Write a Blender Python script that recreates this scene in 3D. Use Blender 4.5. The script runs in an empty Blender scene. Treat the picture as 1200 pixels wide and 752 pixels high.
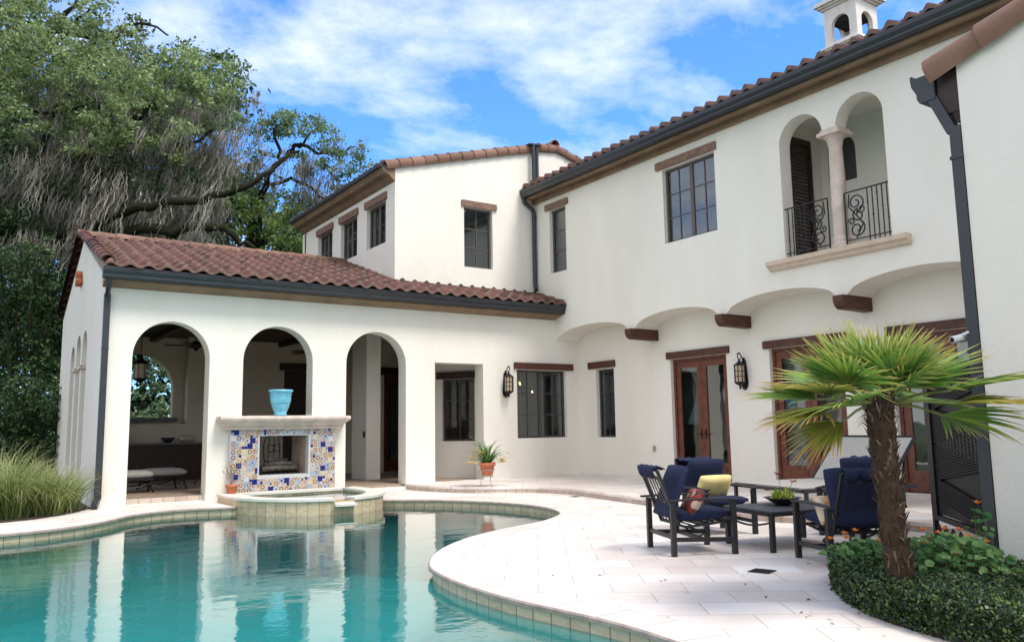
import bpy, bmesh, math, random
import numpy as np
from mathutils import Vector, Matrix
from mathutils.geometry import tessellate_polygon
random.seed(7); rng = np.random.default_rng(11)
PI = math.pi
scene = bpy.context.scene
COL = scene.collection

# ------------------------------------------------------------------ camera
YAW, PIT, ROL, FPX, CAMH = math.radians(34.0), math.radians(7.42), math.radians(-0.905), 953.0, 1.35
fw = Vector((math.sin(YAW)*math.cos(PIT), math.cos(YAW)*math.cos(PIT), math.sin(PIT)))
rt = Vector((math.cos(YAW), -math.sin(YAW), 0)); up = rt.cross(fw)
rt, up = rt*math.cos(ROL)+up*math.sin(ROL), up*math.cos(ROL)-rt*math.sin(ROL)
cd = bpy.data.cameras.new('camera'); cam = bpy.data.objects.new('camera', cd); COL.objects.link(cam)
cam.matrix_world = Matrix(((rt.x, up.x, -fw.x, 0), (rt.y, up.y, -fw.y, 0), (rt.z, up.z, -fw.z, CAMH), (0, 0, 0, 1)))
cd.sensor_width = 36; cd.lens = 36*FPX/1200; cd.clip_end = 2000; cd.clip_start = 0.05
scene.camera = cam
def at(px, py, depth):
    """world point seen at a pixel of the 1200 px photograph, at a distance along the view"""
    d = fw + rt*((px-600)/FPX) + up*((376-py)/FPX)
    return Vector((0, 0, CAMH)) + d*depth

# ------------------------------------------------------------------ materials
def nodes(m):
    m.use_nodes = True
    nt = m.node_tree
    return nt, nt.nodes, nt.links, nt.nodes['Principled BSDF']
def mat(name, col, rough=0.6, var=0.12, scale=3.0, bump=0.0, bscale=60.0, metal=0.0, col2=None, spec=0.4, obj=True, detail=5):
    m = bpy.data.materials.new(name); nt, N, L, b = nodes(m)
    b.inputs['Roughness'].default_value = rough; b.inputs['Metallic'].default_value = metal
    b.inputs['Specular IOR Level'].default_value = spec
    tc = N.new('ShaderNodeTexCoord'); src = tc.outputs['Object']
    no = N.new('ShaderNodeTexNoise'); no.inputs['Scale'].default_value = scale; no.inputs['Detail'].default_value = detail
    L.new(src, no.inputs['Vector'])
    r = N.new('ShaderNodeValToRGB'); L.new(no.outputs['Fac'], r.inputs['Fac'])
    c2 = col2 if col2 else tuple(c*(1-var) for c in col)
    c1 = col if col2 else tuple(min(1, c*(1+var*0.6)) for c in col)
    r.color_ramp.elements[0].position = .3; r.color_ramp.elements[1].position = .7
    r.color_ramp.elements[0].color = (*c2, 1); r.color_ramp.elements[1].color = (*c1, 1)
    L.new(r.outputs[0], b.inputs['Base Color'])
    if bump:
        n2 = N.new('ShaderNodeTexNoise'); n2.inputs['Scale'].default_value = bscale; n2.inputs['Detail'].default_value = 4
        L.new(src, n2.inputs['Vector'])
        bp = N.new('ShaderNodeBump'); bp.inputs['Strength'].default_value = bump; bp.inputs['Distance'].default_value = .01
        L.new(n2.outputs['Fac'], bp.inputs['Height']); L.new(bp.outputs[0], b.inputs['Normal'])
    return m
def leafmat(name, cols, trans=.35, rough=.5, uvgrad=None, lf=None):
    """foliage: a colour per leaf (random per island), a little light through the leaf; uvgrad = (tip colour, start)"""
    m = bpy.data.materials.new(name); nt, N, L, b = nodes(m)
    g = N.new('ShaderNodeNewGeometry'); r = N.new('ShaderNodeValToRGB'); r.color_ramp.interpolation = 'LINEAR'
    L.new(g.outputs['Random Per Island'], r.inputs['Fac'])
    e = r.color_ramp.elements
    while len(e) < len(cols): e.new(.5)
    for i, c in enumerate(cols):
        e[i].position = i/(len(cols)-1); e[i].color = (*c, 1)
    out = r.outputs[0]
    if lf:
        tcl = N.new('ShaderNodeTexCoord'); nl = N.new('ShaderNodeTexNoise'); nl.inputs['Scale'].default_value = lf[0]; nl.inputs['Detail'].default_value = 3; L.new(tcl.outputs['Object'], nl.inputs['Vector'])
        rl = N.new('ShaderNodeMapRange'); rl.inputs['From Min'].default_value = .35; rl.inputs['From Max'].default_value = .65; rl.inputs['To Min'].default_value = lf[1]; rl.inputs['To Max'].default_value = lf[2]; L.new(nl.outputs['Fac'], rl.inputs['Value'])
        ml = N.new('ShaderNodeVectorMath'); ml.operation = 'SCALE'; L.new(out, ml.inputs[0]); L.new(rl.outputs[0], ml.inputs['Scale']); out = ml.outputs[0]
    if uvgrad:
        uv = N.new('ShaderNodeUVMap'); sp = N.new('ShaderNodeSeparateXYZ'); L.new(uv.outputs[0], sp.inputs[0])
        mr = N.new('ShaderNodeMapRange'); mr.inputs['From Min'].default_value = uvgrad[1]; mr.inputs['From Max'].default_value = 1
        L.new(sp.outputs['X'], mr.inputs['Value'])
        mx = N.new('ShaderNodeMix'); mx.data_type = 'RGBA'; L.new(mr.outputs[0], mx.inputs['Factor'])
        L.new(out, mx.inputs['A']); mx.inputs['B'].default_value = (*uvgrad[0], 1); out = mx.outputs['Result']
    L.new(out, b.inputs['Base Color']); b.inputs['Roughness'].default_value = rough; b.inputs['Specular IOR Level'].default_value = .3
    tr = N.new('ShaderNodeBsdfTranslucent'); L.new(out, tr.inputs['Color'])
    ms = N.new('ShaderNodeMixShader'); ms.inputs[0].default_value = trans
    L.new(b.outputs[0], ms.inputs[1]); L.new(tr.outputs[0], ms.inputs[2]); L.new(ms.outputs[0], N['Material Output'].inputs['Surface'])
    return m

M = {}
# stucco: warm off-white with soft weathering and float texture
def stucco(name, col, drk):
    m = bpy.data.materials.new(name); nt, N, L, b = nodes(m)
    tc = N.new('ShaderNodeTexCoord')
    n1 = N.new('ShaderNodeTexNoise'); n1.inputs['Scale'].default_value = .55; n1.inputs['Detail'].default_value = 6; n1.inputs['Roughness'].default_value = .62
    mp = N.new('ShaderNodeMapping'); mp.inputs['Scale'].default_value = (1.5, 1.5, .45)
    L.new(tc.outputs['Object'], mp.inputs[0]); L.new(mp.outputs[0], n1.inputs['Vector'])
    r = N.new('ShaderNodeValToRGB'); L.new(n1.outputs['Fac'], r.inputs['Fac'])
    r.color_ramp.elements[0].position = .3; r.color_ramp.elements[1].position = .66
    r.color_ramp.elements[0].color = (*drk, 1); r.color_ramp.elements[1].color = (*col, 1)
    L.new(r.outputs[0], b.inputs['Base Color']); b.inputs['Roughness'].default_value = .85; b.inputs['Specular IOR Level'].default_value = .2
    n2 = N.new('ShaderNodeTexNoise'); n2.inputs['Scale'].default_value = 28; n2.inputs['Detail'].default_value = 6
    n3 = N.new('ShaderNodeTexNoise'); n3.inputs['Scale'].default_value = 2.2; n3.inputs['Detail'].default_value = 3
    L.new(tc.outputs['Object'], n2.inputs['Vector']); L.new(tc.outputs['Object'], n3.inputs['Vector'])
    ad = N.new('ShaderNodeMath'); ad.operation = 'MULTIPLY_ADD'; ad.inputs[1].default_value = 3.0
    L.new(n3.outputs['Fac'], ad.inputs[0]); L.new(n2.outputs['Fac'], ad.inputs[2])
    bp = N.new('ShaderNodeBump'); bp.inputs['Strength'].default_value = .35; bp.inputs['Distance'].default_value = .012
    L.new(ad.outputs[0], bp.inputs['Height']); L.new(bp.outputs[0], b.inputs['Normal'])
    return m
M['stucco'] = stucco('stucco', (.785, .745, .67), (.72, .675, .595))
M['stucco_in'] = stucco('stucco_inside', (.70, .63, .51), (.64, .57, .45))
M['caststone'] = mat('cast_stone', (.60, .47, .36), .8, .14, 6, .3, 40)
M['pinkstone'] = mat('pink_stone', (.60, .49, .42), .8, .18, 5, .3, 50)
M['gutter'] = mat('gutter_paint', (.024, .026, .030), .38, .15, 4, spec=.5)
M['soffit'] = mat('soffit_wood', (.235, .155, .095), .7, .25, 3, .15, 40)
M['lintel'] = mat('lintel_wood', (.085, .030, .018), .55, .4, 9, .25, 45)
M['lintel_pale'] = mat('weathered_lintel', (.21, .125, .085), .7, .35, 9, .3, 45)
M['mahog'] = mat('door_wood', (.135, .042, .023), .4, .35, 8, .15, 50)
M['darkwood'] = mat('dark_wood', (.035, .017, .012), .5, .3, 8, .15, 50)
M['frame'] = mat('window_frame', (.060, .055, .055), .5, .15, 6)
M['frame_up'] = mat('window_frame_upper', (.105, .085, .085), .55, .15, 6)
M['blind'] = mat('window_blind', (.23, .23, .215), .7, .1, 5)
M['shutter'] = mat('plantation_shutter', (.30, .31, .31), .6, .15, 5)
M['curtain'] = mat('curtain', (.62, .66, .66), .9, .1, 5)
M['iron'] = mat('wrought_iron', (.014, .014, .017), .45, .2, 20, .1, 80, metal=.3)
M['furn'] = mat('furniture_metal', (.026, .025, .028), .42, .12, 20, metal=.2)
M['tabletop'] = mat('table_top_metal', (.052, .056, .066), .5, .18, 14, .1, 90)
M['navy'] = mat('navy_cloth', (.007, .012, .045), .85, .2, 14, .25, 300)
M['yellow'] = mat('yellow_cloth', (.70, .58, .25), .85, .15, 9, .3, 200)
M['sling'] = mat('grey_sling', (.36, .345, .315), .8, .08, 20, .15, 300)
M['beige'] = mat('beige_cushion', (.46, .40, .34), .85, .12, 8, .2, 200)
M['piping'] = mat('navy_piping', (.016, .026, .085), .8, .1, 20)
M['white'] = mat('white_plastic', (.75, .76, .74), .5, .05, 8)
M['black'] = mat('black_matte', (.010, .010, .011), .8, .2, 9)
M['terracotta'] = mat('terracotta', (.48, .155, .075), .75, .25, 12, .2, 50)
M['urn'] = mat('blue_glaze', (.17, .50, .66), .3, .22, 9, .15, 20, spec=.6)
M['bark'] = mat('bark', (.030, .023, .017), .95, .5, 3, .9, 20, col2=(.014, .022, .008), spec=.1)
M['limestone'] = mat('pale_limestone', (.68, .62, .55), .6, .12, 5, .25, 40)
M['coping_edge'] = mat('coping_edge', (.34, .27, .225), .7, .3, 9, .4, 40)  # brown edge; the shadow line under the lip is put into its colour
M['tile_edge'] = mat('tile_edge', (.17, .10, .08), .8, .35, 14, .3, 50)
M['palmbark'] = mat('palm_fibre', (.062, .036, .021), .95, .5, 16, .8, 60, col2=(.03, .018, .011))
M['boot'] = mat('palm_boot', (.16, .11, .07), .9, .4, 25, .5, 70)
M['soil'] = mat('soil', (.055, .038, .025), .95, .5, 20, .8, 40)
M['firebrick'] = mat('firebox_stone', (.44, .33, .26), .85, .25, 6, .3, 30)
M['char'] = mat('log', (.10, .085, .07), .9, .5, 14, .6, 30)
M['ground'] = mat('lawn_ground', (.045, .07, .022), .95, .5, 2.5, .8, 30)
M['counter'] = mat('counter_stone', (.14, .14, .14), .3, .3, 20)
M['ceilwood'] = mat('ceiling_wood', (.05, .030, .020), .6, .3, 8)
M['steel'] = mat('steel', (.35, .35, .36), .35, .1, 8, metal=.8)

def brickmat(name, cols, sx, sy, mortar, rough=.6, bump=.4, msize=.012, uv=True, offset=.5, varscale=3.0, rot=0, spec=.35, stain=.5):
    m = bpy.data.materials.new(name); nt, N, L, b = nodes(m)
    tc = N.new('ShaderNodeTexCoord'); s = tc.outputs['UV' if uv else 'Object']
    mp = N.new('ShaderNodeMapping'); mp.inputs['Rotation'].default_value[2] = rot
    L.new(s, mp.inputs[0])
    br = N.new('ShaderNodeTexBrick'); br.inputs['Scale'].default_value = 1; br.inputs['Brick Width'].default_value = sx
    br.inputs['Row Height'].default_value = sy; br.inputs['Mortar Size'].default_value = msize; br.offset = offset
    br.inputs['Color1'].default_value = (*cols[0], 1); br.inputs['Color2'].default_value = (*cols[1], 1); br.inputs['Mortar'].default_value = (*mortar, 1)
    br.inputs['Mortar Smooth'].default_value = .3
    L.new(mp.outputs[0], br.inputs['Vector'])
    no = N.new('ShaderNodeTexNoise'); no.inputs['Scale'].default_value = varscale; no.inputs['Detail'].default_value = 8; no.inputs['Roughness'].default_value = .65
    L.new(mp.outputs[0], no.inputs['Vector'])
    r = N.new('ShaderNodeValToRGB'); L.new(no.outputs['Fac'], r.inputs['Fac'])
    r.color_ramp.elements[0].position = .32; r.color_ramp.elements[1].position = .7
    r.color_ramp.elements[0].color = (*cols[2], 1); r.color_ramp.elements[1].color = (1, 1, 1, 1)
    mx = N.new('ShaderNodeMix'); mx.data_type = 'RGBA'; mx.blend_type = 'MULTIPLY'; mx.inputs['Factor'].default_value = stain
    L.new(br.outputs['Color'], mx.inputs['A']); L.new(r.outputs[0], mx.inputs['B'])
    L.new(mx.outputs['Result'], b.inputs['Base Color']); b.inputs['Roughness'].default_value = rough; b.inputs['Specular IOR Level'].default_value = spec
    inv = N.new('ShaderNodeMath'); inv.operation = 'MULTIPLY_ADD'; inv.inputs[1].default_value = -1; 
    n2 = N.new('ShaderNodeTexNoise'); n2.inputs['Scale'].default_value = 30; n2.inputs['Detail'].default_value = 5; L.new(mp.outputs[0], n2.inputs['Vector'])
    sc = N.new('ShaderNodeMath'); sc.operation = 'MULTIPLY'; sc.inputs[1].default_value = .35; L.new(n2.outputs['Fac'], sc.inputs[0])
    L.new(br.outputs['Fac'], inv.inputs[0]); L.new(sc.outputs[0], inv.inputs[2])
    bp = N.new('ShaderNodeBump'); bp.inputs['Strength'].default_value = bump; bp.inputs['Distance'].default_value = .008
    L.new(inv.outputs[0], bp.inputs['Height']); L.new(bp.outputs[0], b.inputs['Normal'])
    return m
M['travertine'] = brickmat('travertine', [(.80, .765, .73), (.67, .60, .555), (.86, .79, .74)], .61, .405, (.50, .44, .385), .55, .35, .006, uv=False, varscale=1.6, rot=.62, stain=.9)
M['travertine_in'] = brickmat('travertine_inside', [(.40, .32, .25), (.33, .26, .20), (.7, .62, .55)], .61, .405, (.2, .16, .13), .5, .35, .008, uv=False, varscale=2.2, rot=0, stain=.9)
M['coping'] = brickmat('coping_stone', [(.72, .68, .635), (.66, .61, .56), (.8, .76, .72)], .46, 2.0, (.42, .37, .33), .55, .35, .006, uv=True, offset=0, varscale=2, stain=.8)
M['stepriser'] = brickmat('step_riser', [(.62, .55, .47), (.50, .40, .34), (.7, .62, .57)], .22, 1.0, (.36, .31, .27), .6, .4, .01, uv=True, offset=0, varscale=6, stain=.9)
M['poolband'] = brickmat('pool_band_tile', [(.70, .58, .41), (.60, .48, .34), (.74, .66, .58)], .2, 1.0, (.24, .20, .15), .45, .5, .007, uv=True, offset=0, varscale=9, stain=.9)
M['spatile'] = brickmat('spa_wall_tile', [(.66, .54, .38), (.52, .41, .28), (.66, .58, .48)], .2, 2.0, (.30, .24, .18), .5, .5, .007, uv=True, offset=0, varscale=7, stain=.9)

# terracotta roof: colour per tile from the snapped UV
def roofmat(name, ramp, uvs=True):
    m = bpy.data.materials.new(name); nt, N, L, b = nodes(m)
    uv = N.new('ShaderNodeUVMap')
    fl = N.new('ShaderNodeVectorMath'); fl.operation = 'FLOOR'; L.new(uv.outputs[0], fl.inputs[0])
    wn = N.new('ShaderNodeTexWhiteNoise'); wn.noise_dimensions = '3D'; L.new(fl.outputs[0], wn.inputs['Vector'])
    no = N.new('ShaderNodeTexNoise'); no.inputs['Scale'].default_value = 2.5; no.inputs['Detail'].default_value = 8; no.inputs['Roughness'].default_value = .7
    tc = N.new('ShaderNodeTexCoord'); L.new(tc.outputs['Object'], no.inputs['Vector'])
    ad = N.new('ShaderNodeMath'); ad.operation = 'MULTIPLY_ADD'; ad.inputs[1].default_value = .34
    sb = N.new('ShaderNodeMath'); sb.operation = 'MULTIPLY'; sb.inputs[1].default_value = .62; L.new(no.outputs['Fac'], sb.inputs[0])
    L.new(wn.outputs['Value'], ad.inputs[0]); L.new(sb.outputs[0], ad.inputs[2])
    r = N.new('ShaderNodeValToRGB'); L.new(ad.outputs[0], r.inputs['Fac'])
    e = r.color_ramp.elements
    while len(e) < len(ramp): e.new(.5)
    for i, (p, c) in enumerate(ramp): e[i].position = p; e[i].color = (*c, 1)
    L.new(r.outputs[0], b.inputs['Base Color']); b.inputs['Roughness'].default_value = .72; b.inputs['Specular IOR Level'].default_value = .35
    n2 = N.new('ShaderNodeTexNoise'); n2.inputs['Scale'].default_value = 40; n2.inputs['Detail'].default_value = 4; L.new(tc.outputs['Object'], n2.inputs['Vector'])
    bp = N.new('ShaderNodeBump'); bp.inputs['Strength'].default_value = .4; bp.inputs['Distance'].default_value = .006
    L.new(n2.outputs['Fac'], bp.inputs['Height']); L.new(bp.outputs[0], b.inputs['Normal'])
    return m
M['roof'] = roofmat('roof_tile', [(.15, (.028, .016, .015)), (.38, (.065, .028, .022)), (.6, (.125, .050, .036)), (.85, (.25, .13, .10))])
M['ridge'] = roofmat('ridge_tile', [(.1, (.11, .058, .040)), (.5, (.19, .100, .066)), (.9, (.29, .175, .125))])

def schlick(nt, f0=.03, boost=1.0, normal=None):
    N, L = nt.nodes, nt.links
    lw = N.new('ShaderNodeLayerWeight'); lw.inputs['Blend'].default_value = .5
    if normal: L.new(normal, lw.inputs['Normal'])
    pw = N.new('ShaderNodeMath'); pw.operation = 'POWER'; pw.inputs[1].default_value = 5; L.new(lw.outputs['Facing'], pw.inputs[0])
    ml = N.new('ShaderNodeMath'); ml.operation = 'MULTIPLY_ADD'; ml.inputs[1].default_value = (1-f0)*boost; ml.inputs[2].default_value = f0; ml.use_clamp = True
    L.new(pw.outputs[0], ml.inputs[0]); return ml.outputs[0]
def glassmat(name, tint=(.6, .65, .65), refl=1.0, rough=.02, f0=.10):
    """window pane: clear with a mirror-like sheen that grows at a grazing angle"""
    m = bpy.data.materials.new(name); nt, N, L, b = nodes(m)
    t = N.new('ShaderNodeBsdfTransparent'); t.inputs[0].default_value = (*tint, 1)
    g = N.new('ShaderNodeBsdfGlossy'); g.inputs['Roughness'].default_value = rough; g.inputs['Color'].default_value = (refl, refl, refl, 1)
    no = N.new("ShaderNodeTexNoise"); no.inputs["Scale"].default_value = 1.7; tc = N.new('ShaderNodeTexCoord'); L.new(tc.outputs['Object'], no.inputs['Vector'])
    bp = N.new('ShaderNodeBump'); bp.inputs['Strength'].default_value = .08; bp.inputs['Distance'].default_value = .02
    L.new(no.outputs['Fac'], bp.inputs['Height']); L.new(bp.outputs[0], g.inputs['Normal'])
    ms = N.new('ShaderNodeMixShader'); L.new(schlick(nt, f0), ms.inputs[0]); L.new(t.outputs[0], ms.inputs[1]); L.new(g.outputs[0], ms.inputs[2])
    L.new(ms.outputs[0], N['Material Output'].inputs['Surface'])
    return m
M['glass'] = glassmat('window_glass')
M['glass_dark'] = glassmat('tinted_glass', (.38, .41, .42))
M['lampglass'] = mat('lantern_glass', (.50, .40, .27), .4, .2, 20)
def emis(name, col, s):
    m = bpy.data.materials.new(name); nt, N, L, b = nodes(m)
    b.inputs['Base Color'].default_value = (*col, 1); b.inputs['Emission Color'].default_value = (*col, 1); b.inputs['Emission Strength'].default_value = s
    return m
M['bulb'] = emis('lit_bulb', (1, .66, .30), 4)

# ------------------------------------------------------------------ mesh helpers
class MB:
    def __init__(s): s.v = []; s.f = []; s.m = []; s.uv = []
    def add(s, vs, fs, mi=0, uvs=None):
        o = len(s.v); s.v += [tuple(p) for p in vs]; s.f += [tuple(i+o for i in f) for f in fs]; s.m += [mi]*len(fs)
        s.uv += (list(uvs) if uvs else [(0, 0)]*len(vs)); return s
    def box(s, x0, x1, y0, y1, z0, z1, mi=0):
        vs = [(x, y, z) for z in (z0, z1) for y in (y0, y1) for x in (x0, x1)]
        return s.add(vs, [(0, 2, 3, 1), (4, 5, 7, 6), (0, 1, 5, 4), (2, 6, 7, 3), (0, 4, 6, 2), (1, 3, 7, 5)], mi)
    def bar(s, a, b, w, h, mi=0, upv=(0, 0, 1)):
        a = Vector(a); b = Vector(b); d = (b-a).normalized(); u = Vector(upv)
        if abs(d.dot(u)) > .98: u = Vector((1, 0, 0))
        sd = d.cross(u).normalized(); u = sd.cross(d).normalized()
        vs = [p+sd*sx*w/2+u*su*h/2 for p in (a, b) for sx, su in ((-1, -1), (1, -1), (1, 1), (-1, 1))]
        return s.add(vs, [(0, 1, 2, 3), (7, 6, 5, 4), (0, 4, 5, 1), (1, 5, 6, 2), (2, 6, 7, 3), (3, 7, 4, 0)], mi)
    def tube(s, pts, r, n=8, mi=0, caps=True):
        pts = [Vector(p) for p in pts]; rs = r if isinstance(r, (list, tuple)) else [r]*len(pts)
        vs = []; prev = None
        for i, p in enumerate(pts):
            t = (pts[min(i+1, len(pts)-1)]-pts[max(i-1, 0)]).normalized()
            if prev is None:
                a = Vector((0, 0, 1)) if abs(t.z) < .9 else Vector((1, 0, 0)); x = t.cross(a).normalized()
            else: x = (prev-t*prev.dot(t)).normalized()
            prev = x; y = t.cross(x)
            vs += [p+(x*math.cos(2*PI*k/n)+y*math.sin(2*PI*k/n))*rs[i] for k in range(n)]
        fs = [(i*n+k, i*n+(k+1) % n, (i+1)*n+(k+1) % n, (i+1)*n+k) for i in range(len(pts)-1) for k in range(n)]
        if caps: fs += [tuple(range(n))[::-1], tuple((len(pts)-1)*n+k for k in range(n))]
        return s.add(vs, fs, mi)
    def lathe(s, prof, c=(0, 0, 0), n=24, mi=0, a0=0, a1=2*PI):
        vs = []; full = abs(a1-a0-2*PI) < 1e-6; m = n if full else n+1
        for r, z in prof: vs += [(c[0]+r*math.cos(a0+(a1-a0)*k/n), c[1]+r*math.sin(a0+(a1-a0)*k/n), c[2]+z) for k in range(m)]
        fs = []
        for i in range(len(prof)-1):
            for k in range(n):
                k2 = (k+1) % m if full else k+1
                fs.append((i*m+k, i*m+k2, (i+1)*m+k2, (i+1)*m+k))
        return s.add(vs, fs, mi)
    def prism(s, outer, holes, w0, w1, mp, mi=0, mside=None):
        """polygon with holes in (u, v), extruded from w0 to w1, mapped by mp(u, v, w)"""
        loops = [outer]+list(holes); flat = [p for l in loops for p in l]
        tris = tessellate_polygon([[Vector((p[0], p[1], 0)) for p in l] for l in loops])
        n = len(flat); vs = [mp(u, v, w0) for u, v in flat]+[mp(u, v, w1) for u, v in flat]
        s.add(vs, [tuple(t) for t in tris]+[tuple(i+n for i in t[::-1]) for t in tris], mi)
        o = 0
        for l in loops:
            k = len(l); vs = [mp(u, v, w0) for u, v in l]+[mp(u, v, w1) for u, v in l]
            s.add(vs, [(i, (i+1) % k, (i+1) % k+k, i+k) for i in range(k)], mi if mside is None else mside); o += k
        return s
    def obj(s, name, mats, parent=None, smooth=False, bevel=0, fixn=True, bseg=2):
        me = bpy.data.meshes.new(name); me.from_pydata(s.v, [], s.f); 
        mats = mats if isinstance(mats, (list, tuple)) else [mats]
        for m in mats: me.materials.append(M[m] if isinstance(m, str) else m)
        me.polygons.foreach_set('material_index', s.m)
        if any(u != (0, 0) for u in s.uv):
            ul = me.uv_layers.new(name='UVMap'); li = np.zeros(len(me.loops), dtype=np.int32); me.loops.foreach_get('vertex_index', li)
            ul.data.foreach_set('uv', np.array(s.uv, dtype=np.float32)[li].ravel())
        if fixn:
            bm = bmesh.new(); bm.from_mesh(me); bmesh.ops.recalc_face_normals(bm, faces=bm.faces[:]); bm.to_mesh(me); bm.free()
        if smooth: me.polygons.foreach_set('use_smooth', [True]*len(me.polygons))
        me.update()
        o = bpy.data.objects.new(name, me); COL.objects.link(o)
        if parent: o.parent = parent
        if bevel:
            b = o.modifiers.new('bevel', 'BEVEL'); b.width = bevel; b.segments = bseg; b.limit_method = 'ANGLE'; b.angle_limit = .7
        return o
def arr_obj(name, V, F, mats, parent=None, uv=None, smooth=False, mi=None):
    me = bpy.data.meshes.new(name); k = F.shape[1]
    me.vertices.add(len(V)); me.vertices.foreach_set('co', V.astype(np.float32).ravel())
    me.loops.add(F.size); me.loops.foreach_set('vertex_index', F.astype(np.int32).ravel())
    me.polygons.add(len(F)); me.polygons.foreach_set('loop_start', np.arange(0, F.size, k, dtype=np.int32))
    if mi is not None: me.polygons.foreach_set('material_index', mi.astype(np.int32))
    if uv is not None:
        ul = me.uv_layers.new(name='UVMap'); ul.data.foreach_set('uv', uv[F.ravel()].astype(np.float32).ravel())
    if smooth: me.polygons.foreach_set('use_smooth', [True]*len(F))
    me.update(calc_edges=True); me.validate()
    for m in (mats if isinstance(mats, (list, tuple)) else [mats]): me.materials.append(M[m] if isinstance(m, str) else m)
    o = bpy.data.objects.new(name, me); COL.objects.link(o)
    if parent: o.parent = parent
    return o
def thing(name, label, cat, loc=(0, 0, 0), rz=0, group=None):
    o = bpy.data.objects.new(name, None); COL.objects.link(o); o.location = loc; o.rotation_euler = (0, 0, rz)
    return tag(o, label, cat, group)
def tag(o, label, cat, group=None):
    o['label'] = label; o['category'] = cat
    if group: o['group'] = group
    return o
def struct(o): o['kind'] = 'structure'; return o
def copy_thing(src, loc, rz, label, group=None):
    r = src.copy(); COL.objects.link(r); r.location = loc; r.rotation_euler = (0, 0, rz); r['label'] = label
    if group: r['group'] = group
    for ch in list(src.children):
        c = ch.copy(); COL.objects.link(c); c.parent = r
        for g in list(ch.children):
            d = g.copy(); COL.objects.link(d); d.parent = c
    return r
def PX(X):   # map for a wall plane x = X facing -x : u = y, v = z, w = depth into the wall
    return lambda u, v, w: (X+w, u, v)
def PY(Y):   # wall plane y = Y facing -y : u = x
    return lambda u, v, w: (u, Y+w, v)
def rect(u0, u1, v0, v1): return [(u0, v0), (u1, v0), (u1, v1), (u0, v1)]
def arch(u0, u1, v0, top, n=20, rise=None):
    """opening with a round (or segmental) head whose crown is at top"""
    r = (u1-u0)/2; c = (u0+u1)/2; h = r if rise is None else rise; sp = top-h
    return [(u0, v0), (u1, v0)]+[(c+r*math.cos(PI*k/n), sp+h*math.sin(PI*k/n)) for k in range(n+1)]
def catmull(P, n=8, closed=False):
    P = [Vector(p) for p in P]; out = []; m = len(P)
    rngi = range(m) if closed else range(m-1)
    for i in rngi:
        g = lambda k: P[k % m] if closed else P[max(0, min(m-1, k))]
        a, b, c, d = g(i-1), g(i), g(i+1), g(i+2)
        for t in np.linspace(0, 1, n, endpoint=False):
            out.append(.5*((2*b)+(c-a)*t+(2*a-5*b+4*c-d)*t*t+(3*b-a-3*c+d)*t**3))
    if not closed: out.append(P[-1])
    return out
def poly_offset(P, d):
    """offset a closed 2-D outline (list of (x, y)) by d to its left"""
    n = len(P); out = []
    for i in range(n):
        a = Vector(P[i-1]); b = Vector(P[i]); c = Vector(P[(i+1) % n])
        t = ((b-a).normalized()+(c-b).normalized()); t = t.normalized() if t.length > 1e-6 else (c-b).normalized()
        nn = Vector((-t.y, t.x)); co = max(.5, nn.dot(Vector((-(b-a).normalized().y, (b-a).normalized().x))))
        q = b+nn*(d/co); out.append((q.x, q.y))
    return out
SKYTINT = (.50, .88, 1.35); CLOUD = (6.6, 6.5, 6.25); SKYS = .15; SUNS = 2.2; SUNA = 20; EXPO = 0.76
# ================================================================== POOL, DECK, GROUND
LIPR = [(3.6, 2.6), (3.75, 3.3), (3.86, 3.95), (3.88, 4.5), (3.82, 5.05), (3.75, 5.6), (3.76, 6.34), (3.89, 7.13), (4.16, 7.7), (4.58, 8.25), (5.14, 8.76), (5.65, 9.1),
        (6.3, 9.42), (7.1, 9.75), (7.85, 10.33), (8.2, 10.95), (8.36, 11.6), (8.34, 12.3), (8.12, 13.05), (7.78, 13.75), (7.35, 14.3), (6.86, 14.72)]
LIPL = [(4.12, 15.32), (3.4, 15.52), (2.86, 15.4), (2.36, 15.0), (2.0, 14.45), (1.6, 14.0), (1.1, 13.68), (.53, 13.5), (-.4, 13.35), (-2.0, 13.0), (-4.2, 11.8), (-5.8, 9.0),
        (-6.0, 5.5), (-4.6, 2.9), (-1.5, 1.7), (1.4, 1.5), (2.9, 1.8)]
SPA_BACK = 16.55
pool2 = [tuple(p)[:2] for p in catmull([(x, y, 0) for x, y in LIPR], 6)]+[(5.5, 15.6)]+[tuple(p)[:2] for p in catmull([(x, y, 0) for x, y in LIPL], 6)]
# deck with the pool cut out
outer = [(2.15, 17.2), (2.1, 16.9), (2.0, 16.75), (1.73, 16.2), (1.44, 15.77), (1.06, 15.36), (.59, 15.14), (-.6, 14.95), (-2.6, 14.6), (-5.5, 13.2), (-7.5, 10), (-7.8, 5), (-7.8, -7),
         (16, -7), (16, 17.2)]
ident = lambda u, v, w: (u, v, w)
COPW = .33
cop_out = poly_offset(pool2, -COPW)      # away from the water
def area2(P): return sum(P[i-1][0]*P[i][1]-P[i][0]*P[i-1][1] for i in range(len(P)))/2
SGN = 1 if area2(pool2) > 0 else -1
cop_out = poly_offset(pool2, -COPW*SGN); lip_in = poly_offset(pool2, .03*SGN)
b = MB(); b.prism(outer, [cop_out], -.001, -.12, ident)
struct(b.obj('pool_deck', 'travertine'))
def strip(P, Q, zP, zQ, mbx, closed=True, vs=(0, 1), scale=1.0):
    """quad strip between two outlines with u = running length"""
    n = len(P); L = [0]
    for i in range(1, n+1): L.append(L[-1]+math.dist(P[i-1], P[i % n])*scale)
    V = []; U = []; F = []
    for i in range(n+(1 if closed else 0)):
        V += [(*P[i % n], zP), (*Q[i % n], zQ)]; U += [(L[i], vs[0]+.001), (L[i], vs[1])]
    for i in range(n if closed else n-1): F.append((2*i, 2*i+1, 2*i+3, 2*i+2))
    mbx.add(V, F, 0, U)
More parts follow.
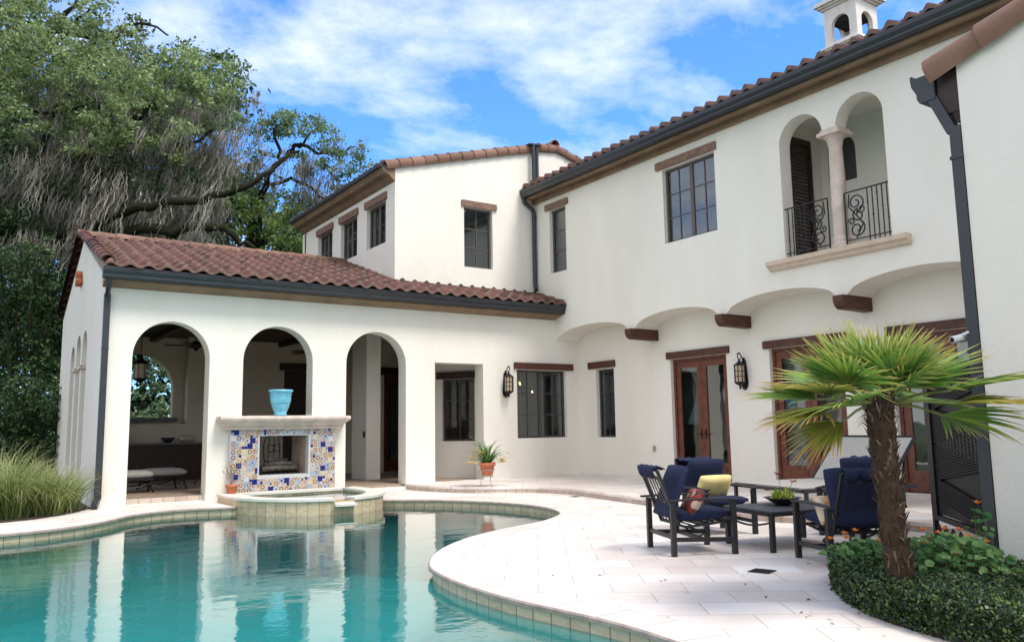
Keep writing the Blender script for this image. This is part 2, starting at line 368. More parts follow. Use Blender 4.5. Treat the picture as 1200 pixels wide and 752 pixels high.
def cut_spa(P):   # keep what lies outside the spa
    return P
b = MB(); strip(cop_out, lip_in, 0, 0, b); struct(b.obj('pool_coping', 'coping')); b = MB()
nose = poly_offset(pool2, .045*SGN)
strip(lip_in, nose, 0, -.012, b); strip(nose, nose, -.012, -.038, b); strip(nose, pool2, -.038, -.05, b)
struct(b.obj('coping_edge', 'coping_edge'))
b = MB(); strip(pool2, pool2, -.05, -.34, b, vs=(0, .9)); struct(b.obj('waterline_tiles', 'poolband'))
m = mat('pool_plaster', (.11, .56, .54), .7, .12, 1.2, .2, 30, col2=(.085, .49, .48)); M['plaster'] = m
b = MB(); strip(pool2, pool2, -.34, -1.25, b, vs=(0, .9))
b.prism(pool2, [], -1.25, -1.35, ident); struct(b.obj('pool_basin', 'plaster'))
# a shallow bench under the far right bay
bench = [(x, y) for x, y in pool2 if y > 9.35 and x > 5.9 and y < 14.5]
bq = [tuple(p)[:2] for p in catmull([(6.2, 13.9, 0), (6.7, 13.2, 0), (6.9, 12.3, 0), (6.7, 11.2, 0), (6.1, 10.3, 0), (5.6, 9.6, 0)], 6)]
b = MB(); b.prism(bench+bq, [], -.42, -1.24, ident); 
b.obj('pool_bench', 'poolband' if False else mat('bench_plaster', (.40, .50, .47), .7, .12, 2, .2, 30)); struct(bpy.data.objects['pool_bench'])
# water: clear, tinted, with gentle ripples
def water(name, tint, bump=.10):
    m = bpy.data.materials.new(name); nt, N, L, bs = nodes(m)
    t = N.new('ShaderNodeBsdfTransparent'); t.inputs[0].default_value = (*tint, 1)
    g = N.new('ShaderNodeBsdfGlossy'); g.inputs['Roughness'].default_value = .03
    df = N.new('ShaderNodeBsdfDiffuse'); df.inputs['Color'].default_value = (.045, .34, .33, 1)
    tc = N.new('ShaderNodeTexCoord')
    mp = N.new('ShaderNodeMapping'); mp.inputs['Scale'].default_value = (1, 1.35, 1); mp.inputs['Rotation'].default_value[2] = .5; L.new(tc.outputs['Object'], mp.inputs[0])
    a = N.new('ShaderNodeTexNoise'); a.inputs['Scale'].default_value = 2.2; a.inputs['Detail'].default_value = 2; L.new(mp.outputs[0], a.inputs['Vector'])
    c = N.new('ShaderNodeTexNoise'); c.inputs['Scale'].default_value = 13; c.inputs['Detail'].default_value = 3; L.new(mp.outputs[0], c.inputs['Vector'])
    k = N.new('ShaderNodeMath'); k.operation = 'MULTIPLY_ADD'; k.inputs[1].default_value = .16; L.new(c.outputs['Fac'], k.inputs[0]); L.new(a.outputs['Fac'], k.inputs[2])
    bp = N.new('ShaderNodeBump'); bp.inputs['Strength'].default_value = bump; bp.inputs['Distance'].default_value = .05
    L.new(k.outputs[0], bp.inputs['Height']); L.new(bp.outputs[0], g.inputs['Normal']); fo_ = schlick(nt, .03, 1.6, bp.outputs[0])
    m1 = N.new('ShaderNodeMixShader'); m1.inputs[0].default_value = .4; L.new(t.outputs[0], m1.inputs[1]); L.new(df.outputs[0], m1.inputs[2])
    m2 = N.new('ShaderNodeMixShader'); L.new(fo_, m2.inputs[0]); L.new(m1.outputs[0], m2.inputs[1]); L.new(g.outputs[0], m2.inputs[2])
    L.new(m2.outputs[0], N['Material Output'].inputs['Surface'])
    return m
M['water'] = water('pool_water', (.62, .95, .96)); M['spawater'] = water('spa_water', (.62, .88, .88), .06)
b = MB(); tr = tessellate_polygon([[Vector((x, y, 0)) for x, y in pool2]]); b.add([(x, y, -.13) for x, y in pool2], [tuple(t) for t in tr])
struct(b.obj('pool_water', 'water'))
# floating bits
tag(MB().lathe([(0, .0), (.022, .002), (.026, .012), (.016, .022), (0, .024)], (4.19, 4.65, -.131), 12).obj('float', 'white', smooth=True), 'small white float drifting on the pool beside the curved coping', 'float')

# ground far out, with the deck's outline cut
R = 400
b = MB(); b.prism([(-R, -R), (R, -R), (R, R), (-R, R)], [[(x, y) for x, y in outer]], -.03, -.4, ident)
struct(b.obj('ground', 'ground'))
# planting bed left of the pool
bed = [(2.0, 16.8), (1.73, 16.22), (1.44, 15.79), (1.06, 15.38), (.59, 15.16), (-.6, 14.97), (-2.6, 14.62), (-5.5, 13.25), (-9, 14), (-9, 22), (1.9, 24.5)]
b = MB(); b.prism(bed, [], .0, -.06, ident); struct(b.obj('planting_bed_soil', 'soil'))

# raised terrace with a stone riser
step = [tuple(p)[:2] for p in catmull([(8.38, 16.86, 0), (8.40, 16.3, 0), (8.5, 15.7, 0), (8.72, 15.1, 0), (9.1, 14.6, 0), (9.6, 14.2, 0), (10.0, 13.7, 0), (10.12, 13.0, 0), (10.0, 12.2, 0), (9.85, 11.3, 0), (9.7, 10.4, 0),
        (9.5, 9.5, 0), (9.3, 8.6, 0), (9.33, 7.6, 0), (9.55, 6.9, 0), (9.75, 6.3, 0), (9.8, 5.4, 0), (9.9, 4.4, 0), (10.1, 3.4, 0)], 6)]
terr = step+[(13.3, 3.4), (13.44, 16.95), (8.38, 16.95)]
b = MB(); b.prism(terr, [], .12, .075, ident); struct(b.obj('terrace', 'travertine'))
b = MB(); strip(step, step, .075, -.01, b, closed=False, vs=(0, .9)); 
ins = [(x+.02, y) for x, y in step]; b2 = MB(); strip(ins, ins, .12, -.01, b2, closed=False, vs=(0, .9))
struct(b2.obj('terrace_riser', 'stepriser'))
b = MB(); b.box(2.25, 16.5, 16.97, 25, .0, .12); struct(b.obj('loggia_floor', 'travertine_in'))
b = MB(); b.add([(2.6, 16.96, .0), (4.1, 16.96, 0), (4.1, 16.96, .119), (2.6, 16.96, .119)], [(0, 1, 2, 3)], 0, [(2.6, .01), (4.1, .01), (4.1, .9), (2.6, .9)]); struct(b.obj('loggia_step', 'stepriser', fixn=False))

# ================================================================== SPA
spa = thing('hot_tub', 'raised stone spa with pale coping under the mosaic fireplace', 'hot tub')
so = [(4.18, 16.55), (4.18, 15.9), (4.22, 15.3), (4.45, 14.72), (4.85, 14.22), (5.35, 13.92), (5.9, 13.84), (6.4, 14.05), (6.78, 14.5), (7.0, 15.05), (7.06, 15.8), (7.02, 16.55)]
sp = catmull([(x, y, 0) for x, y in so], 6); spo = [tuple(p)[:2] for p in sp]
sg = 1 if area2(spo) > 0 else -1
def openoff(P, d):
    out = []
    for i, p in enumerate(P):
        t = (Vector(P[min(i+1, len(P)-1)])-Vector(P[max(i-1, 0)])).normalized(); out.append((p[0]-t.y*d*sg, p[1]+t.x*d*sg))
    return out
wall = openoff(spo, .03); inn = openoff(spo, .36)
inn[0] = (inn[0][0], 16.24); inn[-1] = (inn[-1][0], 16.24)
inn = [p for p in inn if p[1] <= 16.25]
# spillway gap between these x on the front
def seg(P): return [i for i, p in enumerate(P) if 5.52 < p[0] < 5.98 and p[1] < 14.6]
gi = seg(spo); g0, g1 = gi[0], gi[-1]
b = MB(); strip(wall, wall, .115, -.6, b, closed=False, vs=(0, 1.9)); b.obj('spa_wall', 'spatile', spa)
ribs = [(spo[:g0+1], inn)]
b = MB()
n_in = len(inn)
def rimpart(a, z):
    i0, i1 = a; po = spo[i0:i1+1]; pi_ = openoff(spo, .36)[i0:i1+1]
    pi_ = [(x, min(y, 16.24)) for x, y in pi_]
    poly = po+pi_[::-1]; b.prism(poly, [], z, z-.045, ident)
rimpart((0, g0), .155); rimpart((g1, len(spo)-1), .155)
b.box(4.5, 6.72, 16.24, 16.56, .11, .155)
b.obj('rim', 'limestone', spa, bevel=.012)
b = MB(); b.prism(spo[g0:g1+1]+openoff(spo, .30)[g0:g1+1][::-1], [], .085, .04, ident)
pp = openoff(spo, -.10)[g0:g1+1]; b.prism(pp+spo[g0:g1+1][::-1], [], .062, .02, ident); b.obj('spillway', 'limestone', spa, bevel=.01)
inner = openoff(spo, .33); inner = [(x, min(y, 16.26)) for x, y in inner]
b = MB(); strip(inner, inner, .11, -.5, b, vs=(0, 1.9)); b.prism(inner, [], -.5, -.55, ident); b.obj('spa_lining', 'spatile', spa)
b = MB(); tr = tessellate_polygon([[Vector((x, y, 0)) for x, y in inner]]); b.add([(x, y, .075) for x, y in inner], [tuple(t) for t in tr]); b.obj('spa_water', 'spawater', spa)
b = MB()
wtile = mat('spill_tile', (.09, .14, .30), .3, .3, 30); M['spill_tile'] = wtile
mid = openoff(spo, .16)[g0:g1+1]; mx_, my_ = mid[len(mid)//2]
b.box(mx_-.13, mx_+.13, my_-.10, my_+.06, .07, .092); b.obj('spill_tile', 'spill_tile', spa)

# ================================================================== HOUSE
house = thing('house', 'cream stucco two-storey house with terracotta roofs round the pool', 'house', (8, 16.8, 0))
HI = house.matrix_world.inverted()
def H(o):                                     # hang a part on the house without moving it
    o.parent = house; o.matrix_parent_inverse = Matrix.Translation((-8, -16.8, 0)); return o
def holes_of(L): return [l for l in L]

# --- pavilion (loggia) front wall y = 16.8
A1 = arch(2.62, 4.04, .02, 3.50, 24); A2 = arch(4.70, 6.17, 1.66, 3.52, 24); A3 = arch(6.93, 8.38, .06, 3.52, 24)
PASS = rect(9.13, 10.46, .10, 2.88); W1 = rect(11.45, 13.0, 1.07, 2.77)
FB = rect(4.95, 6.11, .40, 1.31)
b = MB(); b.prism(rect(2.1, 13.47, -.02, 4.28), [A1, A2, A3, PASS, W1, FB], 0, .38, PY(16.8)); H(b.obj('front_wall', 'stucco', fixn=True))
# --- gable wall x = 2.1 with three blind-looking arches on columns
RY, RZ, EZ = 20.7, 5.80, 4.36                  # ridge of the pavilion roof, underside
gab = [(16.8, -.02), (24.6, -.02), (24.6, EZ), (RY, RZ-.08), (17.18, EZ+.06), (16.8, EZ-.08)]
G = [arch(19.15, 19.95, .35, 3.55, 16), arch(20.25, 21.05, .35, 3.55, 16), arch(21.35, 22.15, .35, 3.40, 16)]
b = MB(); b.prism([(17.18, -.02), (24.6, -.02), (24.6, EZ), (RY, RZ-.06), (17.18, EZ+.05)], G, 0, .38, PX(2.1)); b.add([(2.1, 16.8, 4.28), (2.1, 17.18, 4.28), (2.1, 17.18, 4.41), (2.1, 16.8, 4.285), (2.48, 16.8, 4.28), (2.48, 17.18, 4.28), (2.48, 17.18, 4.41)], [(0, 1, 2, 3), (4, 5, 6)])
H(b.obj('gable_wall', 'stucco'))
for y in (20.1, 21.2):
    c = MB(); pr = [(.17, 0), (.17, .12), (.13, .16), (.125, 1.2), (.115, 2.25), (.14, 2.3), (.14, 2.36), (.19, 2.4)]
    c.lathe(pr, (2.27, y, .35), 16); c.box(2.06, 2.48, y-.2, y+.2, 2.75, 2.84); H(c.obj('gable_column', 'pinkstone', smooth=False, bevel=.006))
c = MB(); c.tube([(1.97, 20.7, 4.95), (2.12, 20.7, 4.95)], .09, 12); c.tube([(1.98, 20.58, 4.78), (2.12, 20.58, 4.78)], .085, 12); c.tube([(1.98, 20.82, 4.78), (2.12, 20.82, 4.78)], .085, 12)
H(c.obj('gable_vent', 'terracotta', smooth=True))
# --- back wall of the loggia with an arched opening to the garden, dark double door
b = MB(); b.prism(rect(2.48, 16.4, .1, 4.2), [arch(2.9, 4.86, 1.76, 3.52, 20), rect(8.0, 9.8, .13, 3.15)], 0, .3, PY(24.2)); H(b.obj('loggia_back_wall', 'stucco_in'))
b = MB(); b.box(2.75, 4.95, 24.0, 24.22, 1.66, 1.76); H(b.obj('window_ledge', 'counter'))
b = MB(); b.box(8.0, 9.8, 24.26, 24.32, .13, 3.14); b.box(7.85, 9.95, 24.1, 24.2, 3.14, 3.36); H(b.obj('back_door', 'darkwood'))
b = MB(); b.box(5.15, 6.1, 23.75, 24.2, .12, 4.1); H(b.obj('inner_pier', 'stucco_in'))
b = MB(); b.box(8.32, 8.70, 18.86, 19.75, .12, 4.1); H(b.obj('corner_pier', 'stucco'))
b = MB(); b.box(8.0, 8.3, 21.0, 24.2, .12, 4.1) ; 
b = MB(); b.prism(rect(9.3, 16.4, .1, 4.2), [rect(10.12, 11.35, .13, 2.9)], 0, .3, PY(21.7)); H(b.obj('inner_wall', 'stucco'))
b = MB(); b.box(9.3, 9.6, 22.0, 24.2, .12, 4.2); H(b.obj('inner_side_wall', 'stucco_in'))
# --- slanted wall behind the passage opening, with a window
A = Vector((9.75, 18.75, 0)); B = Vector((10.85, 17.1, 0)); d = (B-A); Lw = d.length; d.normalize(); nrm = Vector((-d.y, d.x, 0))
def PD(u, v, w): q = A+d*u+nrm*w; return (q.x, q.y, v)
b = MB(); b.prism(rect(0, Lw, .1, 4.1), [rect(.62, 1.55, 1.02, 2.58)], 0, .25, PD); H(b.obj('slanted_wall', 'stucco'))
b = MB(); b.box(10.75, 11.05, 17.18, 20, .12, 4.1); H(b.obj('passage_side_wall', 'stucco_in'))
b = MB(); b.box(2.4, 16.4, 17.1, 24.3, 3.98, 4.06); H(b.obj('loggia_ceiling', 'ceilwood'))
b = MB()
for x in (4.2, 6.0, 7.8): b.box(x, x+.16, 17.18, 24.2, 3.84, 3.979)
H(b.obj('ceiling_beams', 'darkwood'))

# --- windows
def window(mp, u0, u1, z0, z1, panes=(2, 3), frame='frame', blind='blind', blind_gap=.12, mull=1, fr=.05, dep=.10, glass='glass', slats=True):
    """frame with glazing bars in a wall opening; children: pane, blind"""
    f = MB()
    def bx(a, b_, c, d_, w0, w1, mbx=f):
        mbx.prism(rect(a, b_, c, d_), [], w0, w1, mp)
    inner_ = rect(u0+fr, u1-fr, z0+fr, z1-fr)
    f.prism(rect(u0, u1, z0, z1), [inner_], dep, dep+.07, mp)
    cols, rows = panes
    W = u1-u0; sash = []
    for k in range(1, mull):
        c = u0+W*k/mull; bx(c-.045, c+.045, z0+fr, z1-fr, dep+.008, dep+.062)
    for k in range(mull):
        a = u0+W*k/mull+(fr if k == 0 else .045); e = u0+W*(k+1)/mull-(fr if k == mull-1 else .045)
        for c in range(1, cols): x = a+(e-a)*c/cols; bx(x-.011, x+.011, z0+fr, z1-fr, dep+.016, dep+.052)
        for r_ in range(1, rows): z = z0+fr+(z1-z0-2*fr)*r_/rows; bx(a, e, z-.011, z+.011, dep+.018, dep+.050)
    o = H(f.obj('window', frame))
    p = MB(); p.prism(rect(u0+fr*.6, u1-fr*.6, z0+fr*.6, z1-fr*.6), [], dep+.030, dep+.036, mp); po = p.obj('pane', glass, o)
    if blind:
        s = MB()
        if slats:
            n = int((z1-z0)/.065)
            for k in range(n):
                z = z0+(z1-z0)*(k+.5)/n
                pts = [(u0+.02, z-.03, blind_gap+dep+.03), (u1-.02, z-.03, blind_gap+dep+.03), (u1-.02, z+.03, blind_gap+dep), (u0+.02, z+.03, blind_gap+dep)]
                s.add([mp(*q) for q in pts], [(0, 1, 2, 3)])
            for k in range(2*mull+1):
                c = u0+.03+(W-.06)*k/(2*mull); s.prism(rect(c-.03, c+.03, z0, z1), [], blind_gap+dep-.02, blind_gap+dep-.005, mp)
        else: s.prism(rect(u0+.01, u1-.01, z0, z1), [], blind_gap+dep, blind_gap+dep+.01, mp)
        s.obj('blind', blind, o)
    return o
def lintel(mp, u0, u1, z0, z1, mt, proud=.05):
    b = MB(); b.prism(rect(u0, u1, z0, z1), [], -proud, .02, mp); return H(b.obj('lintel', mt, bevel=.008))
window(PY(16.8), 11.45, 13.0, 1.07, 2.77, (2, 3), mull=2, blind=None, glass='glass'); lintel(PY(16.8), 11.36, 13.22, 2.785, 2.95, 'lintel')
window(PD, .62, 1.55, 1.02, 2.58, (2, 3), blind=None, glass='glass_dark'); b = MB(); b.prism(rect(.5, 1.7, 2.58, 2.76), [], -.05, .02, PD); H(b.obj('lintel', 'darkwood'))

# --- doors : mahogany french doors
def french(mp, u0, u1, z0, z1, leaves=2, wood='mahog', dep=.12, curtains=(), handle=True):
    f = MB(); fr = .06
    f.prism(rect(u0, u1, z0, z1), [rect(u0+fr, u1-fr, z0+.02, z1-fr)], dep-.03, dep+.09, mp)
    fo = H(f.obj('door_frame', wood, bevel=.004))
    W = (u1-u0-2*fr)/leaves; root = None
    for k in range(leaves):
        a = u0+fr+W*k+.004; e = u0+fr+W*(k+1)-.004; g = rect(a+.13, e-.13, z0+.38, z1-fr-.15)
        l = MB(); l.prism(rect(a, e, z0+.03, z1-fr-.005), [g], dep, dep+.05, mp)
        l.prism(rect(a+.15, e-.15, z0+.10, z0+.31), [], dep-.012, dep-.001, mp)
        lo = H(l.obj('door', wood, bevel=.006))
        p = MB(); p.prism(rect(a+.12, e-.12, z0+.37, z1-fr-.14), [], dep+.02, dep+.027, mp); p.obj('pane', 'glass', lo)
        if handle:
            h = MB(); uu = (e-.06) if k == 0 else (a+.06); h.bar(mp(uu, z0+1.0, dep-.045), mp(uu+(.11 if k else -.11), z0+1.0, dep-.045), .018, .018); h.bar(mp(uu, z0+1.0, dep), mp(uu, z0+1.0, dep-.05), .03, .03); h.prism(rect(uu-.02, uu+.02, z0+.9, z0+1.1), [], dep-.012, dep-.001, mp); h.obj('handle', 'iron', lo)
    for (c0, c1, zt, zb, cl) in curtains:
        c = MB(); n = 26; V = []; F = []
        for j in range(15):
            t = j/14; z = zt+(zb-zt)*t; pinch = 1-.55*math.sin(PI*min(1, t*1.05)) if cl == 'tied' else 1
            for i in range(n+1):
                s_ = i/n; V.append(mp(c0+(c1-c0)*s_*pinch, z, dep+.25+.035*math.sin(s_*38)+.01*math.sin(9*t+s_*5)))
        F = [(j*(n+1)+i, j*(n+1)+i+1, (j+1)*(n+1)+i+1, (j+1)*(n+1)+i) for j in range(14) for i in range(n)]
        c.add(V, F); H(c.obj('curtain', 'curtain', smooth=True))
    return fo
french(PY(21.7), 10.12, 11.35, .13, 2.9, leaves=1, curtains=[(10.45, 11.05, 2.8, .3, 'full')]); b = MB(); b.box(9.98, 11.5, 21.62, 21.69, 2.9, 3.12); H(b.obj('lintel', 'darkwood'))

# --- main wing, lower wall x = 13.45
XL = 13.45
D1 = (11.8, 13.46, .13, 2.83); D3 = (9.02, 10.68, .13, 2.83); D4 = (6.24, 8.06, .13, 2.83); W0 = (15.43, 16.12, 1.06, 2.77)
b = MB(); b.prism(rect(-2, 16.82, -.02, 3.9), [rect(*D1), rect(*D3), rect(*D4), rect(*W0)], 0, .3, PX(XL)); H(b.obj('lower_wall', 'stucco'))
window(PX(XL), *W0, (2, 3), blind=None, glass='glass'); lintel(PX(XL), 15.36, 16.4, 2.8, 2.97, 'lintel')
french(PX(XL), *D1, curtains=[(12.75, 13.35, 2.75, 1.35, 'tied')]); lintel(PX(XL), 11.7, 13.55, 2.835, 2.99, 'lintel')
french(PX(XL), *D3, curtains=[(10.2, 10.6, 2.75, .3, 'full')]); lintel(PX(XL), 8.92, 10.80, 2.835, 2.99, 'lintel')
french(PX(XL), *D4, curtains=[(6.4, 6.8, 2.75, .3, 'full')]); lintel(PX(XL), 6.1, 8.14, 2.835, 2.99, 'lintel')
# --- upper wall x = 12.7, scalloped underside, carried on beams
XU = 12.7; SPR = 3.55
def scallop(y1, y0, n=18):                     # from y1 down to y0, apex in the middle
    c = (y0+y1)/2; r = (y1-y0)/2; out = []
    for k in range(n+1):
        t = k/n; y = y1+(y0-y1)*t; out.append((y, SPR+.29*(1-((y-c)/r)**2)**.55 if 0 < k < n else SPR))
    return out
low = []
Ys = [16.79, 13.9, 11.18, 8.46, 5.74, 3.02, .3, -2.0]
for i in range(len(Ys)-1):
    y1, y0 = Ys[i], Ys[i+1]
    low += scallop(y1-.10 if i else y1, y0+.10)
    if i < len(Ys)-2: low += []
outl = [(17.64, 7.75), (17.64, SPR), (16.8, SPR)]+low+[(-2.0, 7.75)]
clean = []
for p in outl:
    if not clean or (abs(p[0]-clean[-1][0])+abs(p[1]-clean[-1][1])) > 1e-4: clean.append(p)
WA = (16.27, 16.97, 5.34, 7.05); WB = (11.2, 12.72, 5.31, 6.99)
BL = arch(8.64, 9.58, 4.42, 7.06, 20); BR = arch(7.45, 8.36, 4.42, 7.06, 20)
# one opening below the spring line between the two arches, so that only the column stands there
BAL = [(7.45, 4.42), (9.58, 4.42)]+[(9.11+.47*math.cos(PI*k/18), 6.59+.47*math.sin(PI*k/18)) for k in range(19)]+[(7.905+.455*math.cos(PI*k/18), 6.59+.47*math.sin(PI*k/18)) for k in range(19)]
UW = .32
b = MB(); b.prism(clean, [rect(*WA), rect(*WB), BAL], 0, UW, PX(XU)); H(b.obj('upper_wall', 'stucco'))
# vaulted soffits behind the scallops, back to the lower wall
V = []; F = []
pts = [p for p in clean if p[1] < 5 and p[0] < 17]
for y, z in pts: V += [(XU+UW, y, z), (XL+.01, y, z)]
b = MB(); b.add(V, [(2*i, 2*i+1, 2*i+3, 2*i+2) for i in range(len(pts)-1)]); H(b.obj('vaulted_soffit', 'stucco', smooth=False))
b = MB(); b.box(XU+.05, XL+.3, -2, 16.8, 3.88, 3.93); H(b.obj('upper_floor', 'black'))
for y in Ys[1:6]:
    bm_ = MB(); prof = [(XU-.13, 3.545), (XU-.13, 3.44), (XU-.09, 3.36), (XU-.01, 3.31), (XL+.0, 3.30), (XL+.0, 3.545)]
    vs = [(x, y-.10, z) for x, z in prof]+[(x, y+.10, z) for x, z in prof]; n = len(prof)
    bm_.add(vs, [tuple(range(n)), tuple(range(n, 2*n))[::-1]]+[(i, (i+1) % n, (i+1) % n+n, i+n) for i in range(n)]); H(bm_.obj('beam', 'lintel', bevel=.006))
window(PX(XU), *WA, (1, 3), frame='frame_up', blind='shutter', slats=False); lintel(PX(XU), 16.15, 17.12, 7.06, 7.22, 'lintel_pale')
window(PX(XU), *WB, (2, 3), mull=2, frame='frame_up', blind='shutter'); lintel(PX(XU), 11.13, 12.9, 7.01, 7.18, 'lintel_pale')
# --- balcony : floor, inner walls, arched window, shuttered door, column, rail, sill
b = MB(); b.box(XU+UW, 14.4, 7.2, 9.9, 4.30, 4.42); b.box(XU+UW, 14.4, 7.2, 9.9, 7.3, 7.38)
b.prism(rect(7.2, 9.9, 4.42, 7.3), [arch(9.0, 9.62, 6.08, 7.02, 14)], 0, .12, PX(14.28)); b.box(XU+UW, 14.28, 9.78, 9.9, 4.42, 7.3); b.box(XU+UW, 14.28, 7.2, 7.32, 4.42, 7.3); H(b.obj('balcony_walls', 'stucco'))
b = MB(); b.prism(arch(9.0, 9.62, 6.08, 7.02, 14), [], .05, .08, PX(14.28)); H(b.obj('balcony_window', 'frame'))
b = MB(); PS = lambda u, v, w: (u, 9.78-w, v)
b.prism(rect(13.15, 13.88, 4.44, 6.95), [rect(13.23, 13.80, 4.6, 6.85)], .0, .07, PS)
for k in range(30): z = 4.62+k*.075; b.add([PS(13.23, z, .02), PS(13.8, z, .02), PS(13.8, z+.05, .05), PS(13.23, z+.05, .05)], [(0, 1, 2, 3)])
H(b.obj('balcony_shutter', 'darkwood'))
c = MB(); c.lathe([(.185, 0), (.185, .07), (.15, .10), (.165, .15), (.135, .2), (.135, .22), (.132, 1.2), (.115, 1.86), (.13, 1.9), (.13, 1.93), (.15, 2.0), (.2, 2.06)], (XU+.16, 8.49, 4.42), 24); c.box(XU-.07, XU+.39, 8.27, 8.71, 6.48, 6.545)
c.box(XU-.03, XU+.35, 8.31, 8.67, 6.545, 6.60); H(c.obj('balcony_column', 'pinkstone', smooth=False))
b = MB(); prof = [(0, 4.20), (-.08, 4.22), (-.10, 4.27), (-.16, 4.30), (-.17, 4.38), (0, 4.38)]
vs = [(XU+x, 7.12, z) for x, z in prof]+[(XU+x, 9.92, z) for x, z in prof]; n = len(prof)
b.add(vs, [tuple(range(n)), tuple(range(n, 2*n))[::-1]]+[(i, (i+1) % n, (i+1) % n+n, i+n) for i in range(n)]); H(b.obj('balcony_sill', 'caststone'))
def spiral(c, r, a0, turns, s=1, n=26): return [(c[0], c[1]+r*(1-.78*k/n)*math.cos(a0+s*turns*2*PI*k/n), c[2]+r*(1-.78*k/n)*math.sin(a0+s*turns*2*PI*k/n)) for k in range(n+1)]
for (y0, y1, flip) in ((8.66, 9.60, 1), (7.43, 8.32, -1)):
    b = MB(); x = XU+.06; zt = 5.36
    nearc = y0 if flip > 0 else y1; far = y1 if flip > 0 else y0; s_ = 1 if flip > 0 else -1
    b.bar((x, y0, zt), (x, y1, zt), .022, .022); b.bar((x, y0, 4.5), (x, y1, 4.5), .018, .018)
    b.bar((x, y0, 4.42), (x, y0, zt), .02, .02, upv=(1, 0, 0)); b.bar((x, y1, 4.42), (x, y1, zt), .02, .02, upv=(1, 0, 0))
    for k in range(5):
        yy = far-s_*.09*(k+1); b.bar((x, yy, 4.43), (x, yy, zt), .015, .015, upv=(1, 0, 0)); zz = 4.75+.12*((k*2) % 5); b.lathe([(0, -.022), (.022, 0), (0, .022)], (x, yy, zz), 6)
    cy = nearc+s_*.21
    for sp_ in (spiral((x, cy, 5.15), .165, -PI/2, 1.5, s_), spiral((x, cy+.04*s_, 4.92), .12, PI/2, 1.4, s_), spiral((x, cy, 4.68), .165, PI/2, 1.5, -s_), spiral((x, cy+.1*s_, 5.02), .08, 0, 1.2, s_), spiral((x, cy-.1*s_, 4.82), .07, 0, 1.2, -s_)): b.tube(sp_, .0125, 6)
    b.tube([(x, cy-.12*s_, 5.32), (x, cy-.14*s_, 5.1), (x, cy+.02*s_, 4.9), (x, cy+.12*s_, 4.75), (x, cy-.02*s_, 4.52)], .0125, 6)
    H(b.obj('balcony_railing', 'iron'))
# --- dark shells so that windows look into rooms, not through the house
b = MB(); b.box(18.3, 18.5, 3.3, 25, 0, 7.9); H(b.obj('east_wall', 'stucco')); b = MB(); b.box(13.5, 18.5, 24.8, 25, 0, 7.9); H(b.obj('north_wall', 'stucco'))
b = MB(); b.box(13.75, 18.3, -2, 17.0, .06, .125); H(b.obj('room_floor', mat('room_floor', (.30, .22, .15), .4, .3, 4)))
b = MB(); b.box(17.2, 17.25, -2, 17.0, .13, 3.88); H(b.obj('room_wall', mat('room_wall', (.42, .40, .36), .8, .08, 2)))
b = MB(); b.box(13.76, 18.3, 10.95, 11.1, .13, 3.88); b.box(13.76, 18.3, 8.35, 8.5, .13, 3.88); H(b.obj('room_divider', bpy.data.materials['room_wall']))
b = MB(); b.box(11.05, 13.6, 19.8, 19.9, .13, 3.98); H(b.obj('dining_wall', bpy.data.materials['room_wall'])) 
b = MB(); b.box(13.45, 18.3, 17.0, 17.2, .13, 7.8); H(b.obj('cross_wall', 'stucco_in'))
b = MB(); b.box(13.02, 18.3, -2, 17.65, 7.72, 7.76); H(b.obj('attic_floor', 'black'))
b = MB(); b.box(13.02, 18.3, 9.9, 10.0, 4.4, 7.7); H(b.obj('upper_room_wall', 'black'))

# --- tower wing : front y = 17.65, left x = 8.5
TF = 17.65; TX0, TXR, TX1 = 8.5, 13.45, 17.2; TZE, TZR = 7.70, 9.02
WT = (10.46, 11.33, 5.44, 7.02)
b = MB(); b.prism([(TX0, 4.3), (TX1, 4.3), (TX1, 7.98), (TXR+.45, TZR), (TXR, TZR+.06), (TXR-.45, TZR-.02), (TX0, TZE+.06)], [rect(*WT)], 0, .3, PY(TF)); H(b.obj('tower_front_wall', 'stucco'))
tw = [(18.17, 19.33, 5.96, 7.04), (19.95, 21.1, 5.96, 7.04), (21.72, 22.85, 5.96, 7.04)]
b = MB(); b.prism(rect(TF+.3, 24.0, 4.3, TZE), [rect(*t) for t in tw], 0, .3, PX(TX0)); b.box(TX0, TX1, 23.9, 24.2, 4.3, 7.9); H(b.obj('tower_side_wall', 'stucco'))
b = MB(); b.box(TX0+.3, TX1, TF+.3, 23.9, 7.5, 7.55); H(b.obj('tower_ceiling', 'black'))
window(PY(TF), *WT, (2, 3), frame='frame_up', blind='shutter'); lintel(PY(TF), 10.38, 11.45, 7.03, 7.19, 'lintel_pale')
for t in tw:
    window(PX(TX0), *t, (2, 2), mull=2, frame='frame_up', blind='shutter'); lintel(PX(TX0), t[0]-.08, t[1]+.08, 7.05, 7.24, 'lintel_pale')

